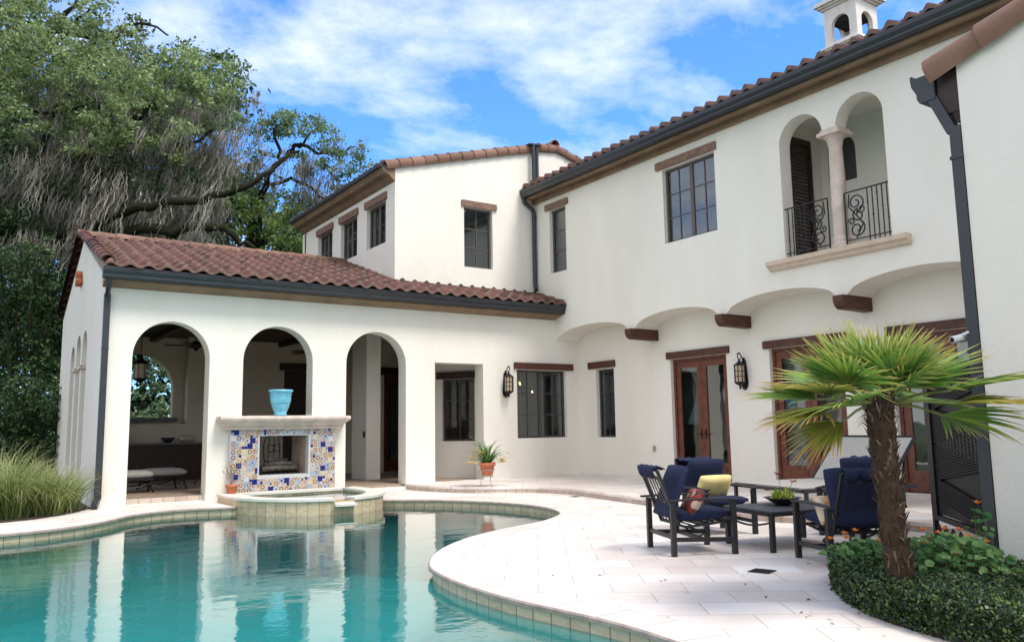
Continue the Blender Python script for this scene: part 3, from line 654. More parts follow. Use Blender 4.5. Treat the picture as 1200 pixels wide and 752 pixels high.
# ------------------------------------------------------------------ tile fields
def tilefield(name, P0, eu, es, nu, ns, pitch, course, mtl='roof', amp=.080, clip=None, under=True, su=8):
    """S-tile field: P0 eave corner, eu along the eave, es up the slope; nu tiles wide, ns courses"""
    eu = np.array(eu, float); es = np.array(es, float); eu /= np.linalg.norm(eu); es /= np.linalg.norm(es); nn = np.cross(eu, es)
    if nn[2] < 0: nn = -nn
    P0 = np.array(P0, float); V = []; F = []; U = []; MI = []
    us = np.arange(nu*su+1)/su
    ph = us % 1
    prof = np.where(ph < .58, np.sin(ph/.58*PI), -.42*np.sin((ph-.58)/.42*PI))*amp
    r_ = np.random.default_rng(3)
    for s in range(ns):
        jit = r_.normal(0, .006, nu+1)[np.minimum(us.astype(int), nu)]; jl = r_.normal(0, .004, nu+1)[np.minimum(us.astype(int), nu)]
        rows = [(s*course-.03+0, .034, .010), (s*course-.03, .048, .034), (s*course+course*.98, .0, .0)]
        for k, (ss, lift, _) in enumerate(rows):
            off = prof+( .0 if k == 0 else lift)+jl
            base = P0+np.outer(us*pitch, eu)+np.outer(ss+jit*(k < 2), es)+np.outer(off if k else prof*0.55-.012, nn)
            V.append(base); U.append(np.stack([us*.9999, np.full_like(us, s+.5)], 1))
    V = np.concatenate(V); U = np.concatenate(U); n = len(us)
    for s in range(ns):
        for k in range(2):
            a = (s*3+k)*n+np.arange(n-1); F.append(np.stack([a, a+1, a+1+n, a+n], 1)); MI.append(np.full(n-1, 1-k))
    F = np.concatenate(F); MI = np.concatenate(MI)
    if clip is not None:
        c = V[F].mean(1); kk = clip(c); F = F[kk]; MI = MI[kk]
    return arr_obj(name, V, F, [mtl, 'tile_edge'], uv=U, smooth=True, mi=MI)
def barrels(name, pts, r, step, parent=None, mt='ridge', flip=0, overlap=.05, arc=PI, tilt=0):
    """row of overlapping half-round tiles along a polyline"""
    b = MB(); k = 0
    for a, c in zip(pts[:-1], pts[1:]):
        a = Vector(a); c = Vector(c); L_ = (c-a).length; n = max(1, round(L_/step)); d_ = (c-a)/n; dn = d_.normalized()
        sd = dn.cross(Vector((0, 0, 1))).normalized(); up_ = sd.cross(dn).normalized()
        for i in range(n):
            p = a+d_*i-dn*overlap; q = a+d_*(i+1); m_ = 10; j = random.uniform(-.006, .006)
            vs = []; 
            for (pt, rr, rot) in ((p, r*1.12, 0), (q, r*.93, 0), (q, r*.78, 0), (p, r*.95, 0)):
                for t in range(m_+1):
                    th = tilt+(PI-arc)/2+arc*t/m_; vs.append(pt+sd*(rr*math.cos(th))+up_*(rr*math.sin(th)+j))
            fs = []
            for l in range(4):
                l2 = (l+1) % 4
                for t in range(m_): fs.append((l*(m_+1)+t, l*(m_+1)+t+1, l2*(m_+1)+t+1, l2*(m_+1)+t))
            b.add(vs, fs, 0, [(k+.5, k*.37+.5)]*len(vs)); k += 1
    o = b.obj(name, mt, smooth=True); o.modifiers.new('e', 'EDGE_SPLIT').split_angle = .9
    return H(o)
# pavilion roof : front slope, clipped by the tower
sl = Vector((0, RY-16.33, RZ+.06-4.43)); 
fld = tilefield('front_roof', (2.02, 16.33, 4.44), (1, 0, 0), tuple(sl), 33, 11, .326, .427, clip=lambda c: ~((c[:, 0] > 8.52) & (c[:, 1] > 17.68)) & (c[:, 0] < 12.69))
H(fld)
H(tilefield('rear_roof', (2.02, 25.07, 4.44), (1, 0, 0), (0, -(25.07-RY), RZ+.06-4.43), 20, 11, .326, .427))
b = MB()   # deck under the tiles
b.add([(2.1, 16.36, 4.38), (12.68, 16.36, 4.38), (12.68, 17.64, 4.80), (8.49, 17.64, 4.80), (8.49, RY, RZ), (2.1, RY, RZ)], [(0, 1, 2, 3), (0, 3, 4, 5)])
b.add([(2.1, 25, 4.38), (8.49, 25, 4.38), (8.49, RY, RZ), (2.1, RY, RZ)], [(0, 1, 2, 3)]); H(b.obj('roof_deck', 'soffit', fixn=False))
barrels('ridge_tiles', [(2.0, RY, RZ+.07), (8.52, RY, RZ+.07)], .13, .42)
barrels('rake_tiles', [(2.06, 16.34, 4.50), (2.06, RY-.05, RZ+.10)], .115, .40, mt='roof')
barrels('rake_tiles', [(2.06, 25.05, 4.50), (2.06, RY+.05, RZ+.10)], .115, .40, mt='roof')
# gutters
GP = [(0, 0), (-.02, .0), (-.10, .0), (-.115, .03), (-.115, .06), (-.145, .12), (-.15, .165), (-.15, .19), (-.135, .19), (-.13, .17), (-.02, .17), (0, .18)]
def gutter(p0, p1, out, name='gutter', s=1.0):
    """K-style gutter: out = horizontal unit vector away from the wall; p0, p1 the inner bottom edge"""
    b = MB(); o_ = Vector(out); n = len(GP)
    vs = [Vector(p)+o_*(-x*s)+Vector((0, 0, z*s)) for p in (p0, p1) for x, z in GP]
    b.add(vs, [tuple(range(n)), tuple(range(n, 2*n))[::-1]]+[(i, (i+1) % n, (i+1) % n+n, i+n) for i in range(n)]); return H(b.obj(name, 'gutter'))
gutter((2.0, 16.50, 4.20), (12.82, 16.50, 4.20), (0, -1, 0), s=1.1)
b = MB(); b.box(2.05, 12.68, 16.50, 16.53, 4.17, 4.40); b.add([(2.05, 16.53, 4.19), (12.68, 16.53, 4.19), (12.68, 16.80, 4.08), (2.05, 16.80, 4.08)], [(0, 1, 2, 3)]); b.add([(2.05, 16.53, 4.30), (2.05, 16.53, 4.19), (2.05, 16.80, 4.08), (2.05, 16.8, 4.4)], [(0, 1, 2, 3)]); H(b.obj('fascia', 'soffit'))
b = MB(); b.tube([(2.12, 16.42, 4.22), (2.12, 16.5, 4.05), (2.13, 16.72, 3.9), (2.13, 16.74, 3.7)], .045, 10); b.box(2.08, 2.19, 16.70, 16.795, .16, 3.95); b.box(2.075, 2.195, 16.69, 16.795, 2.9, 2.94); b.bar((2.135, 16.75, .2), (2.06, 16.55, .03), .1, .09); H(b.obj('downspout', 'gutter'))
# main wing eave
ms = (1, 0, .32)
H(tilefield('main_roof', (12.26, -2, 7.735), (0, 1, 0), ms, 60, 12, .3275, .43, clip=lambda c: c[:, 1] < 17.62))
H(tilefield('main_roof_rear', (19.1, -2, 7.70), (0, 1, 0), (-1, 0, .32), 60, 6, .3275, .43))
gutter((12.38, -2, 7.50), (12.38, 17.66, 7.50), (-1, 0, 0), s=1.12)
b = MB(); b.box(12.38, 12.42, -2, 17.64, 7.44, 7.72); b.add([(12.42, -2, 7.46), (12.42, 17.64, 7.46), (12.70, 17.64, 7.50), (12.70, -2, 7.50)], [(0, 1, 2, 3)]); b.box(12.62, 12.70, -2, 17.64, 7.36, 7.50); H(b.obj('fascia', 'soffit', bevel=.006))
b = MB(); b.box(12.43, 13.1, -2, 17.64, 7.62, 7.72); H(b.obj('roof_edge', 'black'))
for (x, y) in ((12.60, 17.55),):
    b = MB(); b.tube([(12.30, 17.60, 7.52), (12.34, 17.59, 7.38), (12.58, 17.56, 7.22), (12.62, 17.56, 7.1), (12.62, 17.56, 5.15), (12.60, 17.50, 5.02), (12.52, 17.38, 4.96)], .055, 12); b.tube([(12.62, 17.56, 7.0), (12.62, 17.56, 6.96)], .066, 12); H(b.obj('downspout', 'gutter'))
b = MB(); b.tube([(12.60, 17.50, 7.85), (12.60, 17.50, 9.02)], .055, 12); b.tube([(12.74, 17.54, 7.85), (12.74, 17.54, 9.02)], .05, 12); b.bar((12.45, 17.52, 9.02), (12.85, 17.52, 9.05), .14, .04); H(b.obj('vent_stack', 'gutter'))
# tower roof
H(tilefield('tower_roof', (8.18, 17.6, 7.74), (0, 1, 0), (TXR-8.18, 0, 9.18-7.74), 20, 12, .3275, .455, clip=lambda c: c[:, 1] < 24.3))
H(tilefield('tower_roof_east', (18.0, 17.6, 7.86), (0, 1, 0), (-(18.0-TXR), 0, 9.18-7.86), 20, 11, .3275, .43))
barrels('rake_tiles', [(8.28, TF+.05, 7.74), (12.95, TF+.05, 9.03), (13.5, TF+.05, 9.09), (15.6, TF+.05, 8.53)], .15, .36, arc=1.4*PI)
barrels('ridge_tiles', [(TXR, TF, 9.22), (TXR, 24.3, 9.22)], .13, .42)
b = MB(); vs = [(8.14, 7.70), (8.22, 7.56), (8.36, 7.52), (8.44, 7.42), (8.50, 7.38), (8.50, 7.76), (8.16, 7.76)]; n = len(vs)
b.add([(x, y, z) for y in (TF-.01, 24.2) for x, z in vs], [tuple(range(n)), tuple(range(n, 2*n))[::-1]]+[(i, (i+1) % n, (i+1) % n+n, i+n) for i in range(n)]); H(b.obj('cornice', 'soffit'))
b = MB(); b.box(8.08, 8.20, TF-.02, 24.3, 7.69, 7.78); H(b.obj('gutter', 'gutter'))
# chimney cupola
cx, cy, cw = 14.95, 9.32, .37
c = MB(); c.box(cx-cw, cx+cw, cy-cw, cy+cw, 8.2, 9.02)
for (e_, z0, z1) in ((.05, 9.02, 9.05), (.075, 9.05, 9.075), (.03, 9.075, 9.12)): c.box(cx-cw-e_, cx+cw+e_, cy-cw-e_, cy+cw+e_, z0, z1)
for (mp_) in (PX(cx-cw), lambda u, v, w: (cx+cw-w, u, v)): c.prism(rect(cy-cw, cy+cw, 9.12, 9.92), [arch(cy-.20, cy+.20, 9.17, 9.70, 14)], 0, .09, mp_)
for (mp_) in (PY(cy-cw), lambda u, v, w: (u, cy+cw-w, v)): c.prism(rect(cx-cw+.09, cx+cw-.09, 9.12, 9.92), [arch(cx-.20, cx+.20, 9.17, 9.70, 14)], 0, .09, mp_)
for (e_, z0, z1) in ((.04, 9.92, 9.96), (.09, 9.96, 10.0), (.14, 10.0, 10.08)): c.box(cx-cw-e_, cx+cw+e_, cy-cw-e_, cy+cw+e_, z0, z1)
c.lathe([(.62, 10.08), (.05, 10.4)], (cx, cy, 0), 4, a0=PI/4, a1=PI/4+2*PI); co = H(c.obj('chimney', mat('chimney_stone', (.72, .68, .63), .8, .1, 5, .2, 40)))
c = MB(); c.lathe([(0, 9.92), (.13, 9.9), (.15, 9.6), (.05, 9.5), (0, 9.5)], (cx, cy, 0), 12); c.box(cx-.28, cx+.28, cy-.28, cy+.28, 9.60, 9.9) ; c.obj('flue', 'black', co)

# --- near wing at the right edge of the view: wall x = 6.9
NX = 6.9
b = MB(); b.prism([(3.36, -.02), (3.36, 4.37), (-3.0, 6.24), (-5.5, 5.5), (-5.5, -.02)], [], 0, .3, PX(NX)); b.box(NX+.3, 11, 3.06, 3.36, -.02, 4.2); H(b.obj('near_wing_wall', 'stucco'))
barrels('rake_tiles', [(NX+.06, 3.54, 4.38), (NX+.06, -1.0, 5.72)], .15, .46, arc=1.45*PI)
b = MB(); b.add([(NX, 3.75, 4.32), (11, 3.75, 4.32), (11, -3.0, 6.25), (NX, -3.0, 6.25)], [(0, 1, 2, 3)]); H(b.obj('near_wing_roof', 'roof', fixn=False))
gutter((NX+.0, 3.56, 4.14), (11, 3.56, 4.14), (0, 1, 0), s=1.4)
b = MB(); b.box(NX+.03, 11, 3.362, 3.55, 3.98, 4.34); H(b.obj('eave_board', 'darkwood'))
b = MB(); b.bar((NX+.06, 3.60, 4.17), (NX+.04, 3.44, 3.80), .085, .10, upv=(1, 0, 0)); b.box(NX-.01, NX+.10, 3.365, 3.46, .05, 3.84); b.box(NX-.02, NX+.11, 3.36, 3.47, 3.55, 3.58); b.box(NX-.02, NX+.11, 3.36, 3.47, 1.9, 1.93); H(b.obj('downspout', 'gutter'))

# --- fireplace built into the pavilion wall: mantel, mosaic surround, firebox
FY = 16.62
b = MB(); FBo = rect(5.02, 6.04, .46, 1.25); b.prism(rect(4.44, 6.62, .11, 1.385), [FBo], 0, .18, PY(FY)); fo = H(b.obj('fireplace', mat('grout', (.50, .50, .50), .7, .1, 20)))
b = MB()
prof = [(.0, 1.375), (-.05, 1.385), (-.07, 1.42), (-.05, 1.43), (-.09, 1.47), (-.15, 1.52), (-.20, 1.56), (-.215, 1.60), (-.20, 1.645), (0, 1.65)]
x0, x1 = 4.36, 6.72; n = len(prof); vs = []
for (xx, sgn) in ((x0, -1), (x1, 1)): vs += [(xx+sgn*(-dx)*.8, FY+dx, z) for dx, z in prof]
for (xx, sgn) in ((x0, -1), (x1, 1)): vs += [(xx+sgn*(-dx)*.8, 16.795, z) for dx, z in prof]
fs = [(i, i+1, n+i+1, n+i) for i in range(n-1)]+[(2*n+i, 2*n+i+1, i+1, i) for i in range(n-1)]+[(n+i, n+i+1, 3*n+i+1, 3*n+i) for i in range(n-1)]+[(n-1, 2*n-1, 4*n-1, 3*n-1)]+[(0, n, 3*n, 2*n)]
b.add(vs, fs); b.box(4.75, 6.1, 16.6, 17.2, 1.6, 1.66); b.obj('mantel', 'pinkstone', fo)
# hand-painted tiles: seven looks
cols = [(.48, .49, .49), (.010, .014, .14), (.34, .38, .44), (.50, .28, .18), (.22, .09, .03), (.52, .44, .33), (.08, .11, .30)]
tm = [mat('glazed_tile_%s' % n_, c_, .22, .12, 40, spec=.6) for n_, c_ in zip(('white', 'cobalt', 'pale_blue', 'peach', 'umber', 'cream', 'mid_blue'), cols)]
b = MB(); T = .0545; nx, nz = 40, 23; used = np.zeros((nx, nz), bool); rr = random.Random(5)
X0t = 4.445; Z0t = .125
def free(i, j, k):
    if i+k > nx or j+k > nz: return False
    xa, xb, za, zb = X0t+i*T, X0t+(i+k)*T, Z0t+j*T, Z0t+(j+k)*T
    if xb > 5.0 and xa < 6.06 and zb > .445 and za < 1.265: return False
    return not used[i:i+k, j:j+k].any()
yy = FY-.006
def flat(poly, mi, dy): b.add([(x, yy-dy, z) for x, z in poly], [tuple(range(len(poly)))], mi)
for j in range(nz):
    for i in range(nx):
        if used[i, j] or not free(i, j, 1): continue
        k = 2 if (rr.random() < .42 and free(i, j, 2)) else 1
        used[i:i+k, j:j+k] = True; g_ = .003
        xa, xb, za, zb = X0t+i*T+g_, X0t+(i+k)*T-g_, Z0t+j*T+g_, Z0t+(j+k)*T-g_; cxx, czz = (xa+xb)/2, (za+zb)/2; h = (xb-xa)/2
        q = rr.random()
        base = 1 if q < (.16 if k == 2 else .10) else rr.choice([0, 0, 2, 5, 5, 3, 3] if k == 1 else [0, 5, 5, 2])
        b.box(xa, xb, yy, FY-.0005, za, zb, base)
        ring = lambda r0, r1, mi, dy: b.add([(cxx+r_*math.cos(2*PI*t/14), yy-dy, czz+r_*math.sin(2*PI*t/14)) for r_ in (r0, r1) for t in range(14)], [(t, (t+1) % 14, 14+(t+1) % 14, 14+t) for t in range(14)], mi)
        if base != 1:
            w = rr.random()
            if k == 2 and w < .5: ring(h*.45, h*.82, 4, .0008); flat([(cxx+h*.3*math.cos(t), czz+h*.3*math.sin(t)) for t in np.linspace(0, 2*PI, 10, endpoint=False)], 5, .0009)
            elif w < .75:
                mi = rr.choice([1, 6, 6, 3]); s_ = h*.55; flat([(cxx-s_, czz), (cxx, czz-s_), (cxx+s_, czz), (cxx, czz+s_)], mi, .0008)
                for sx, sz in ((1, 1), (1, -1), (-1, 1), (-1, -1)): flat([(cxx+sx*h*.95, czz+sz*h*.95), (cxx+sx*h*.5, czz+sz*h*.95), (cxx+sx*h*.95, czz+sz*h*.5)], mi, .0008)
b.obj('mosaic', tm, fo, fixn=False)
b = MB(); b.prism(rect(4.9, 6.16, .34, 1.37), [FBo], 0, .85, PY(FY+.185)); b.obj('firebox', 'firebrick', fo)
b = MB(); b.box(4.7, 6.36, 17.18, 17.45, .12, 1.6); 
b = MB(); b.box(5.1, 5.96, 16.9, 17.3, .462, .48)
for k in range(9): b.bar((5.12+k*.1, 16.85, .50), (5.12+k*.1, 17.25, .50), .015, .03)
for x_ in (5.15, 5.9): b.bar((x_, 16.84, .47), (x_, 16.84, .66), .02, .02, upv=(1, 0, 0))
b.obj('grate', 'iron', fo)
for k, (xa, xb, ya, yb, z_, r_) in enumerate([(5.15, 5.92, 16.95, 17.0, .57, .055), (5.18, 5.88, 17.12, 17.08, .57, .055), (5.25, 5.8, 17.05, 16.98, .665, .05), (5.3, 5.75, 16.98, 17.12, .74, .035)]):
    b = MB(); b.tube([(xa, ya, z_), ((xa+xb)/2, (ya+yb)/2+.02, z_+.01), (xb, yb, z_)], [r_, r_*1.05, r_*.9], 9); b.obj('log', 'char', fo, smooth=False)
# ================================================================== FURNITURE
def cushion(mb, cx, cy, cz, w, d, h, rot=None, mi=0, puff=.6, seg=10, tuft=0.0):
    """soft rectangular cushion centred at c; rot = Matrix"""
    V = []; F = []
    def pt(u, v, s):
        e = (1-abs(u)**3.2)**.45*(1-abs(v)**3.2)**.45 if abs(u) < 1 and abs(v) < 1 else 0
        rr = lambda a, b: a*(1-.05*abs(b)**4)
        z = s*h/2*(.35+.65*e*(1-tuft*.25*(math.cos(6*u)+1)/2)) if e > 0 else s*h/2*.30
        return Vector((rr(u, v)*w/2, rr(v, u)*d/2, z))
    n = seg
    for s in (1, -1):
        o = len(V)
        for i in range(n+1):
            for j in range(n+1): V.append(pt(-1+2*i/n, -1+2*j/n, s))
        for i in range(n):
            for j in range(n):
                q = (o+i*(n+1)+j, o+(i+1)*(n+1)+j, o+(i+1)*(n+1)+j+1, o+i*(n+1)+j+1); F.append(q if s > 0 else q[::-1])
    o2 = (n+1)**2
    ring = [i*(n+1) for i in range(n+1)]+[n*(n+1)+j for j in range(1, n+1)]+[i*(n+1)+n for i in range(n-1, -1, -1)]+[j for j in range(n-1, 0, -1)]
    for a, b in zip(ring, ring[1:]+ring[:1]): F.append((a, b, b+o2, a+o2))
    R_ = rot if rot else Matrix.Identity(3)
    V = [Vector((cx, cy, cz))+R_ @ p for p in V]
    return mb.add(V, F, mi)
RX = lambda a: Matrix.Rotation(a, 3, 'X'); RYm = lambda a: Matrix.Rotation(a, 3, 'Y'); RZm = lambda a: Matrix.Rotation(a, 3, 'Z')

def make_chair(label, loc, rz):
    """lounge chair facing local +x"""
    t = thing('patio_chair', label, 'patio chair', loc, rz, 'navy cushioned patio chairs around the low table')
    for sy in (-1, 1):
        b = MB(); b.box(.31, .365, sy*.35-.028, sy*.35+.028, 0, .545); b.obj('leg', 'furn', t, bevel=.006)
        b = MB(); b.box(-.365, -.31, sy*.35-.028, sy*.35+.028, 0, .545); b.obj('leg', 'furn', t, bevel=.006)
        b = MB(); V = []; nn_ = 8
        for i in range(nn_+1):
            x = -.43+.82*i/nn_; V += [(x, sy*.35-.035, .548+.012*math.sin(PI*i/nn_)), (x, sy*.35+.035, .548+.012*math.sin(PI*i/nn_)), (x, sy*.35+.035, .568+.012*math.sin(PI*i/nn_)), (x, sy*.35-.035, .568+.012*math.sin(PI*i/nn_))]
        b.add(V, [(4*i+a, 4*i+(a+1) % 4, 4*i+4+(a+1) % 4, 4*i+4+a) for i in range(nn_) for a in range(4)]+[(0, 1, 2, 3), (4*nn_+3, 4*nn_+2, 4*nn_+1, 4*nn_)]); b.obj('armrest', 'furn', t, bevel=.004)
    b = MB()
    for sy in (-1, 1): b.bar((-.335, sy*.35, .17), (.335, sy*.35, .15), .03, .045)
    b.bar((-.335, -.35, .19), (-.335, .35, .19), .03, .045); b.bar((.0, -.35, .16), (0, .35, .16), .03, .04); b.obj('lower_rail', 'furn', t, bevel=.004)
    b = MB()
    for sy in (-1, 1):
        b.tube([(.33, sy*.24, .33), (.1, sy*.24, .30), (-.15, sy*.24, .28), (-.25, sy*.24, .31)], .014, 8)
        b.tube([(-.12, sy*.22, .28), (-.02, sy*.22, .24), (.06, sy*.22, .20), (.0, sy*.2, .17)], .013, 6)
    for k in range(6): x = -.2+k*.1; b.bar((x, -.24, .30+.03*max(0, x)), (x, .24, .30+.03*max(0, x)), .03, .01)
    b.bar((.33, -.26, .33), (.33, .26, .33), .03, .03); b.obj('seat_frame', 'furn', t)
    b = MB(); p0 = (-.23, .30); p1 = (-.455, .87)
    for sy in (-1, 1): b.bar((p0[0], sy*.25, p0[1]), (p1[0], sy*.25, p1[1]), .03, .03)
    for k in range(1, 6): y = -.25+k*.5/6; b.bar((p0[0]-.005, y, p0[1]+.02), (p1[0]+.03, y, p1[1]-.08), .018, .009, upv=(1, 0, 0))
    b.bar((p0[0], -.25, p0[1]+.01), (p0[0], .25, p0[1]+.01), .03, .03); b.bar((p1[0]+.03, -.25, p1[1]-.08), (p1[0]+.03, .25, p1[1]-.08), .028, .028)
    b.tube([(p1[0], -.25, p1[1]), (p1[0]-.02, -.15, p1[1]+.01), (p1[0]-.02, .15, p1[1]+.01), (p1[0], .25, p1[1])], .016, 8); b.obj('back_frame', 'furn', t)
    b = MB(); cushion(b, .05, 0, .395, .60, .58, .125, RYm(-.06), tuft=.25); sc0 = b.obj('seat_cushion', 'navy', t, smooth=True)
    b = MB()
    for dz in (-.022, .022):
        ring = [Vector((.295*max(-1, min(1, 1.25*math.cos(a_)))*(1-.03*abs(math.sin(2*a_))), .285*max(-1, min(1, 1.25*math.sin(a_)))*(1-.03*abs(math.sin(2*a_))), dz)) for a_ in np.linspace(0, 2*PI, 49)]
        b.tube([Vector((.05, 0, .395))+RYm(-.06) @ p for p in ring], .006, 5)
    b.obj('piping', 'piping', sc0, smooth=True)
    ang = math.atan2(.57, -.225)
    b = MB(); cushion(b, -.215, 0, .64, .57, .54, .10, RYm(-math.atan2(.57, .225)) , tuft=.6); 
    bc = b.obj('back_cushion', 'navy', t, smooth=True)
    b = MB()   # cloth flap tying the cushion over the top rail
    for i in range(1): 
        V = []; n = 10
        for i in range(n+1):
            y = -.24+.48*i/n; w_ = .012*math.sin(i*2.1)
            V += [(-.36, y, .885+w_), (-.44, y, .915+w_), (-.50, y, .895+w_), (-.505+w_, y, .845+w_*2), (-.475, y, .80+w_*2)]
        b.add(V, [(5*i+k, 5*i+k+1, 5*i+6+k, 5*i+5+k) for i in range(n) for k in range(4)])
    o = b.obj('cushion_flap', 'navy', t, smooth=True); s = o.modifiers.new('s', 'SOLIDIFY'); s.thickness = .012
    return t
cA = make_chair('navy patio chair nearest the pool, holding the red patterned pillow', (6.63, 6.43, 0), math.radians(-23))
cB = copy_thing(cA, (7.93, 7.27, 0), math.radians(-103), 'navy patio chair behind the low table holding the pale yellow pillow')
cC = copy_thing(cA, (7.25, 4.95, 0), math.radians(62), 'navy patio chair seen from behind beside the palm trunk')
cD = copy_thing(cA, (9.12, 6.02, 0), math.radians(193), 'navy patio chair mostly hidden behind the one beside the palm trunk')
# pillows lie on the chairs
def pillow(name, label, mt, ch, lx, ly, lz, w, d, h, rot):
    m4 = Matrix.Translation(ch.location) @ Matrix.Rotation(ch.rotation_euler.z, 4, 'Z')
    b = MB(); cushion(b, 0, 0, 0, w, d, h, rot); o = b.obj(name, mt, smooth=True); o.matrix_world = m4 @ Matrix.Translation((lx, ly, lz)); return tag(o, label, 'pillow')
def patterned(name, a, b_, c):
    m = bpy.data.materials.new(name); nt, N, L, bs = nodes(m)
    tc = N.new('ShaderNodeTexCoord'); v = N.new('ShaderNodeTexVoronoi'); v.inputs['Scale'].default_value = 14; L.new(tc.outputs['Object'], v.inputs['Vector'])
    r = N.new('ShaderNodeValToRGB'); r.color_ramp.interpolation = 'CONSTANT'; e = r.color_ramp.elements; e.new(.5)
    for i, (p, cc) in enumerate(((0, a), (.42, b_), (.7, c))): e[i].position = p; e[i].color = (*cc, 1)
    L.new(v.outputs['Distance'], r.inputs['Fac']); wn = N.new('ShaderNodeSeparateColor'); L.new(v.outputs['Color'], wn.inputs[0]); L.new(wn.outputs[0], r.inputs['Fac'])
    L.new(r.outputs[0], bs.inputs['Base Color']); bs.inputs['Roughness'].default_value = .9; return m
M['redpillow'] = patterned('red_pattern_cloth', (.28, .035, .03), (.55, .40, .30), (.10, .03, .03))
M['orangepillow'] = patterned('striped_cloth', (.60, .42, .22), (.50, .25, .10), (.62, .52, .38))
pillow('pillow', 'red and cream patterned pillow on the chair nearest the pool', 'redpillow', cA, -.02, -.12, .52, .30, .34, .11, RYm(-1.05))
pillow('pillow', 'pale yellow pillow on the navy chair behind the table', 'yellow', cB, -.02, .02, .57, .30, .46, .13, RYm(-1.08))
pillow('pillow', 'orange striped pillow on the chair beside the palm trunk', 'orangepillow', cC, -.05, .17, .50, .30, .30, .11, RYm(-1.0))
# low table
tb = thing('low_table', 'low dark metal table between the navy patio chairs', 'table', (7.76, 6.03, 0), math.radians(-13))
b = MB(); b.box(-.56, .56, -.42, .42, .405, .425); b.obj('table_top', 'tabletop', tb, bevel=.006)
b = MB()
for sy in (-1, 1): b.box(-.55, .55, sy*.40-.02, sy*.40+.02, .37, .404)
for sx in (-1, 1): b.box(sx*.54-.02, sx*.54+.02, -.38, .38, .37, .404)
b.obj('apron', 'furn', tb)
for sx in (-1, 1):
    b = MB(); V = [(sx*.54, -.36+.72*i/10, .30-.05*math.sin(PI*i/10)) for i in range(11)]; b.tube(V, .012, 6); b.obj('stretcher', 'furn', tb)
    for sy in (-1, 1): b = MB(); b.box(sx*.53-.025, sx*.53+.025, sy*.39-.025, sy*.39+.025, 0, .404); b.obj('leg', 'furn', tb, bevel=.005)
# bowl centrepiece with succulents, and two pink long-stemmed blooms
BW = Vector((7.80, 6.12, .426))
bowl = thing('planted_bowl', 'dark shallow bowl of yellow-green succulents with two pink blooms, on the low table', 'bowl', BW)
b = MB(); b.lathe([(0, 0), (.07, 0), (.12, .03), (.19, .075), (.215, .085), (.20, .078), (.11, .045), (0, .035)], (0, 0, 0), 28); b.obj('bowl', mat('bowl_glaze', (.03, .035, .05), .35, .2, 9), bowl, smooth=True)
M['succ'] = leafmat('succulent_leaf', [(.16, .26, .03), (.42, .42, .06), (.24, .36, .05), (.52, .44, .12)], .15, .4)
def fleshy(mb, base, d, L_, w, bend=.3):
    d = Vector(d).normalized(); sd = d.cross(Vector((0, 0, 1))).normalized(); up_ = sd.cross(d); V = []; n = 5; m = 6
    for i in range(n+1):
        t = i/n; r_ = w*(1-(t*1.02-.35)**2*1.6) if t < 1 else w*.08; c = Vector(base)+d*L_*t+Vector((0, 0, bend*L_*t*t))
        for k in range(m): V.append(c+sd*r_*math.cos(2*PI*k/m)+up_*r_*.35*math.sin(2*PI*k/m))
    mb.add(V, [(i*m+k, i*m+(k+1) % m, (i+1)*m+(k+1) % m, (i+1)*m+k) for i in range(n) for k in range(m)])
b = MB()
for cx_, cy_, s_ in ((-.08, .02, 1), (.09, .0, 1.1), (.02, .07, .8), (.0, -.07, .8)):
    for k in range(13):
        a = k*2.4; el = .25+.09*k; fleshy(b, (cx_, cy_, .05), (math.cos(a)*math.cos(el), math.sin(a)*math.cos(el), math.sin(el)), (.09+.03*random.random())*s_, .022)
b.obj('succulents', 'succ', bowl, smooth=True)
M['stem'] = mat('green_stem', (.12, .17, .05), .6, .3, 9); M['pink'] = leafmat('pink_petal', [(.52, .13, .13), (.66, .34, .30), (.72, .46, .42)], .3, .5)
M['magenta'] = leafmat('deep_pink_petal', [(.30, .03, .06), (.50, .12, .14)], .3, .5)
for (x, y, z, mt) in ((-.03, .02, .35, 'magenta'), (.14, -.05, .26, 'pink')):
    b = MB(); b.tube([(0, 0, .04), (x*.4, y*.4, z*.5), (x, y, z)], .003, 5); st = b.obj('flower_stem', 'stem', bowl)
    b = MB()
    for k in range(9): a = k*.7; el = -.3+.2*(k % 4); fleshy(b, (x, y, z), (math.cos(a)*math.cos(el), math.sin(a)*math.cos(el), math.sin(el)), .05, .018, .2)
    b.obj('flower', mt, st, smooth=True)
b = MB()
for k in range(7): fleshy(b, (.12, .02, .07), (math.cos(k), math.sin(k), .8+.2*math.sin(k*3)), .07, .012, .3)
b.obj('bromeliad_bloom', 'magenta', bowl, smooth=True)
# double chaise behind the chairs
ch = thing('chaise_longue', 'wide grey sling chaise with raised back, in front of the wooden doors', 'chaise longue', (9.72, 7.92, .12), math.radians(-14))
b = MB()
for y in (-.8, .8): b.bar((0, y, .30), (2.0, y, .30), .04, .05)
for x in (0, 1.5, 2.0): b.bar((x, -.8, .30), (x, .8, .30), .04, .045)
b.bar((0, 0, .28), (1.5, 0, .28), .035, .03)
for x in (.06, 1.75):
    for y in (-.8, .8): b.bar((x, y, 0), (x, y, .29), .045, .045, upv=(1, 0, 0))
b.bar((1.95, -.6, .3), (2.05, -.6, .78), .03, .03, upv=(1, 0, 0)); b.bar((1.95, .6, .3), (2.05, .6, .78), .03, .03, upv=(1, 0, 0)); b.obj('frame', 'furn', ch)
b = MB(); b.box(.02, 1.48, -.77, .77, .325, .345); b.obj('seat_sling', 'sling', ch, bevel=.006)
b = MB(); b.bar((1.52, 0, .34), (2.05, 0, .98), 1.54, .025); b.obj('back_sling', 'sling', ch, bevel=.006)
b = MB()
for y in (-.79, .79): b.bar((1.50, y, .33), (2.06, y, 1.0), .035, .035)
